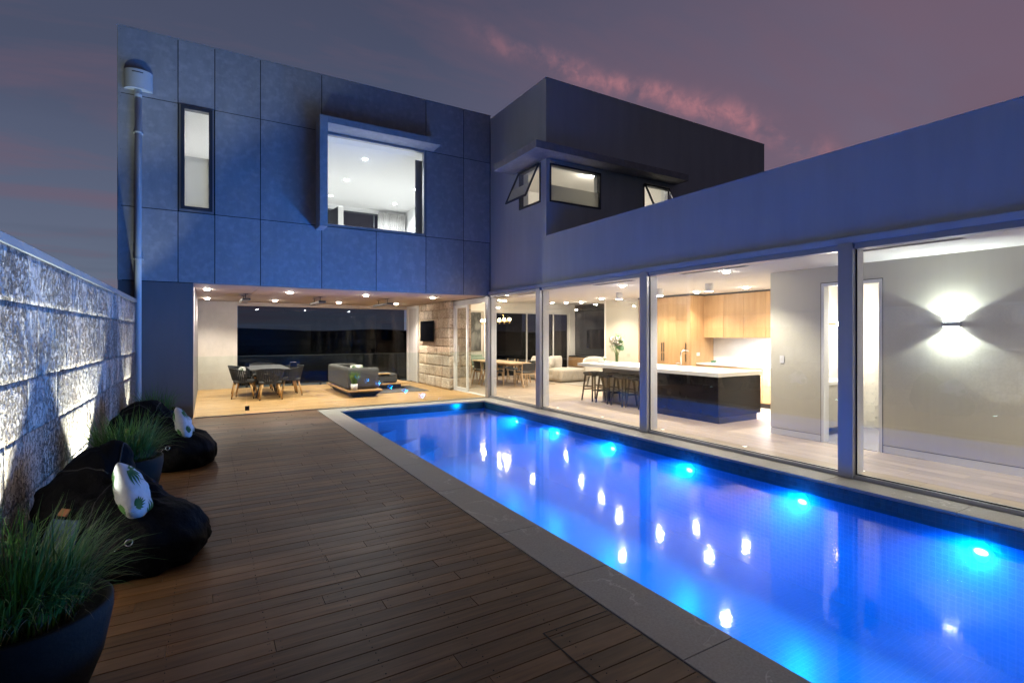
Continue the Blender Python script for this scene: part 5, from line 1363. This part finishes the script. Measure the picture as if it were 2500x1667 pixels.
gt = 'round lights in the terrace soffit'
for x, y, d_ in ((-.12 + .12, 12.93, 'nearest left terrace ceiling light beside the pier'), (0.0, 16.1, 'far left terrace ceiling light above the concrete end wall'), (1.66, 12.93, 'near terrace ceiling light, second from the left'), (1.68, 16.18, 'far terrace ceiling light between the two left heaters'),
                 (3.41, 12.9, 'near terrace ceiling light, third from the left'), (3.46, 16.2, 'far terrace ceiling light between the middle and right heater'), (5.15, 12.82, 'near right terrace ceiling light in front of the sandstone wall'), (5.19, 16.0, 'far right terrace ceiling light at the end of the right heater')):
    downlight(x, y, 2.583, d_, L_ALF, (1, .88, .75), gt, spot=130, r=.06)
h0 = None
for x, y, d_ in ((.80, 14.3, 'left strip heater hanging under the terrace soffit'), (2.52, 14.4, 'middle strip heater hanging under the terrace soffit'), (4.27, 14.35, 'right strip heater hanging under the terrace soffit')):
    if h0 is None:
        h0 = empty('strip_heater', d_, 'heater', (x, y, 2.44), group='strip heaters under the terrace soffit')
        MB().box(-.09, .09, -.70, .70, -.025, .025).build('body', 'black_satin', h0, bevel=.008)
        MB().box(-.08, .08, -.69, .69, -.031, -.0255).build('face', 'heater_grey', h0)
        for yy_ in (-.42, .42):
            m = MB(); m.cyl((0, yy_, .025), (0, yy_, .115), .009, n=10); m.cyl((0, yy_, .115), (.0, yy_, .14), .006, n=8); m.box(-.05, .05, yy_ - .03, yy_ + .03, .136, .142); m.build('bracket', 'black_satin', h0)
    else: dup(h0, (x, y, 2.44), 0, d_)

# ------------------------------------------------------------------ planters and bean bags by the stone wall
def planter(x, y, rad, h, label, gL, gn, seed_, wall=True):
    e = empty('planter', label, 'planter', (x, y, 0), group='black round planters with spiky grass along the stone wall')
    MB().lathe([(0, .0), (rad * .62, 0), (rad * .70, .02), (rad * .90, h * .45), (rad * 1.0, h * .85), (rad * 1.0, h * .985), (rad * .985, h), (rad * .93, h), (rad * .92, h * .9), (0, h * .9)], n=56).build('pot', 'planter_black', e, smooth=True)
    MB().lathe([(0, h * .93), (rad * .91, h * .92)], n=40).build('soil', 'soil', e)
    def lim(p):
        q = p.copy(); q.x = max(q.x, WX + .03 - x); return q
    grass(e, (0, 0, h * .9), gn, gL, rad * 1.5, seed_=seed_, lim=lim, arch=1.45, w0_=.0036, Lv=(.55, 1.35))
    grass(e, (0, 0, h * .9), gn // 4, gL * .85, rad * 1.7, 'grass_dry', seed_=seed_ + 1, lim=lim, arch=1.6, w0_=.0028, name='dry_blades')
    return e
planter(-.70, 2.93, .335, .435, 'large black planter with grass at the bottom left corner of the picture', .38, 1150, 11)
planter(-.66, 6.00, .30, .45, 'black planter with grass between the two bean bags', .42, 750, 21)
planter(-.66, 9.60, .30, .45, 'farthest black planter, its grass showing above the far bean bag', .38, 260, 31)

def smax(vals, k=14.0):
    mx = max(vals); return mx + math.log(sum(math.exp(k * (v - mx)) for v in vals)) / k
def beanbag(loc, rz, label, seed_, ear=True, sc_=1.0):
    e = empty('bean_bag', label, 'bean bag', loc, rz, group='black bean bag loungers by the stone wall')
    # star-shaped union of soft ellipsoids seen from an inner centre; +X is the front of the bag
    blobs = [((.30, .0, .17), (.44, .46, .30)), ((-.18, .0, .24), (.38, .44, .40)), ((-.30, .02, .46), (.25, .34, .32)), ((-.02, .0, .30), (.30, .38, .24))]
    if ear: blobs += [((-.28, .08, .62), (.17, .20, .22)), ((-.22, .15, .75), (.07, .12, .13))]
    cen = Vector((-.05, 0, .26)); NU, NV = 150, 90; vs_ = []; fs_ = []
    def rad_(d):
        rs = []
        for c, r in blobs:
            o = Vector(((cen.x - c[0]) / r[0], (cen.y - c[1]) / r[1], (cen.z - c[2]) / r[2])); q = Vector((d.x / r[0], d.y / r[1], d.z / r[2]))
            A = q.dot(q); B = 2 * o.dot(q); Cc = o.dot(o) - 1; D = B * B - 4 * A * Cc
            if D > 0:
                t = (-B + math.sqrt(D)) / (2 * A)
                if t > 0: rs.append(t)
        return smax(rs) if rs else .1
    for j in range(NV + 1):
        th = PI * j / NV
        for i in range(NU):
            ph = 2 * PI * i / NU; d = Vector((math.sin(th) * math.cos(ph), math.sin(th) * math.sin(ph), math.cos(th)))
            p = cen + d * rad_(d)
            # gathers and folds
            f1 = noise.fractal(Vector((p.x * 2.8, p.y * 2.8, p.z * 2.8 + seed_)), 1, 2, 5) * .045
            wv = noise.noise_vector(p * 2.5) * .35
            rid = (1 - abs(noise.noise(Vector((p.x * 4.0 + seed_ + wv.x, p.y * 7.0 + wv.y, p.z * 4.5 + wv.z)))) * 2.6) * .026
            rid += (1 - abs(noise.noise(Vector((p.x * 9.0 + seed_, p.y * 6.0 + wv.y * 3, p.z * 8.0)))) * 2.6) * .008
            p = p + d * (f1 + rid)
            crease = math.exp(-((p.x - .02) / .05) ** 2) * .035 * max(0, min(1, p.z * 3)); p = p - d * crease
            p *= sc_
            if p.z < .0: p.z = .0 + p.z * .02
            p.z = max(p.z, .001)
            vs_.append(p)
    for j in range(NV):
        for i in range(NU):
            a = j * NU + i; b_ = j * NU + (i + 1) % NU; fs_.append((a, a + NU, b_ + NU, b_))
    m = MB(); m.add(vs_, fs_); o = m.build('bag', 'bag_black', e, smooth=True); md = o.modifiers.new('weld', 'WELD'); md.merge_threshold = 1e-4
    for ci in (int(NU * .84), int(NU * .60), int(NU * .36), int(NU * .10)):
        MB().tube([vs_[j * NU + ci] for j in range(3, NV - 14)], .0045, 6).build('piping', 'piping_black', e, smooth=True)
    return e, rad_, cen, sc_
def patch(e, rad_, cen, sc_, th0, th1, ph0, ph1, mt, name, lift=.012, n=16, seed_=0, taper=.3):
    m = MB(); vs_ = []; fs_ = []
    for j in range(n + 1):
        for i in range(n + 1):
            fj = j / n; w_ = 1 - taper * (1 - fj)
            th = th0 + (th1 - th0) * fj; ph = (ph0 + ph1) / 2 + (ph1 - ph0) * (i / n - .5) * w_
            d = Vector((math.sin(th) * math.cos(ph), math.sin(th) * math.sin(ph), math.cos(th)))
            p = (cen + d * (rad_(d) + lift + .035 + noise.noise(Vector((i * .55, j * .10, seed_))) * .013)) * sc_; p.z = max(p.z, .004); vs_.append(p)
    for j in range(n):
        for i in range(n): a = j * (n + 1) + i; fs_.append((a, a + n + 1, a + n + 2, a + 1))
    m.add(vs_, fs_); o = m.build(name, mt, e, smooth=True); md = o.modifiers.new('solid', 'SOLIDIFY'); md.thickness = .006; return o
def bag_extras(B, seed_):
    e, rad_, cen, s_ = B
    # side toward the camera is local -Y: denim-blue gusset panels, leather tag; ring pull on the front flank
    patch(e, rad_, cen, s_, 1.15, 1.90, -1.35 - .36, -1.35 + .36, 'denim', 'denim_panel', seed_=seed_)
    patch(e, rad_, cen, s_, 1.30, 1.90, -2.05 - .22, -2.05 + .22, 'denim', 'denim_panel', seed_=seed_ + 4)
    patch(e, rad_, cen, s_, .98, 1.10, -1.45 - .09, -1.45 + .09, 'leather_tag', 'leather_tag', lift=.02, n=6, taper=0)
    th, ph = 1.50, -.48; d = Vector((math.sin(th) * math.cos(ph), math.sin(th) * math.sin(ph), math.cos(th)))
    p = (cen + d * (rad_(d) + .045)) * s_; t1 = d.cross(Vector((0, 0, 1))).normalized(); t2 = d.cross(t1).normalized()
    MB().tube([p + (t1 * math.cos(2 * PI * i / 20) + t2 * math.sin(2 * PI * i / 20)) * .020 for i in range(21)], .0045, 8).build('ring_pull', 'chrome', e, smooth=True)
    MB().tube([p + t1 * .020, p + t1 * .05 + t2 * .012, p + t1 * .075 + t2 * .035], .003, 6).build('zip_cord', 'chrome', e, smooth=True)
B1 = beanbag((-.55, 4.66, 0), -.85, 'large black bean bag with a peaked top beside the nearest planter', 1, True, .86)
bag_extras(B1, 1)
B2 = beanbag((-.52, 7.74, 0), -.85, 'black bean bag farther along the stone wall, behind the middle planter', 5, False, .95)
bag_extras(B2, 6)
leaf_pillow((-.44, 4.40, .50), (1.2, .55, 1.35), .40, 'white pillow with green palm-leaf print propped on the near bean bag', seed_=2, group='leaf-print pillows on the bean bags')
leaf_pillow((-.24, 7.45, .49), (1.2, .55, 1.35), .40, 'white pillow with green palm-leaf print propped on the far bean bag', seed_=3, group='leaf-print pillows on the bean bags')
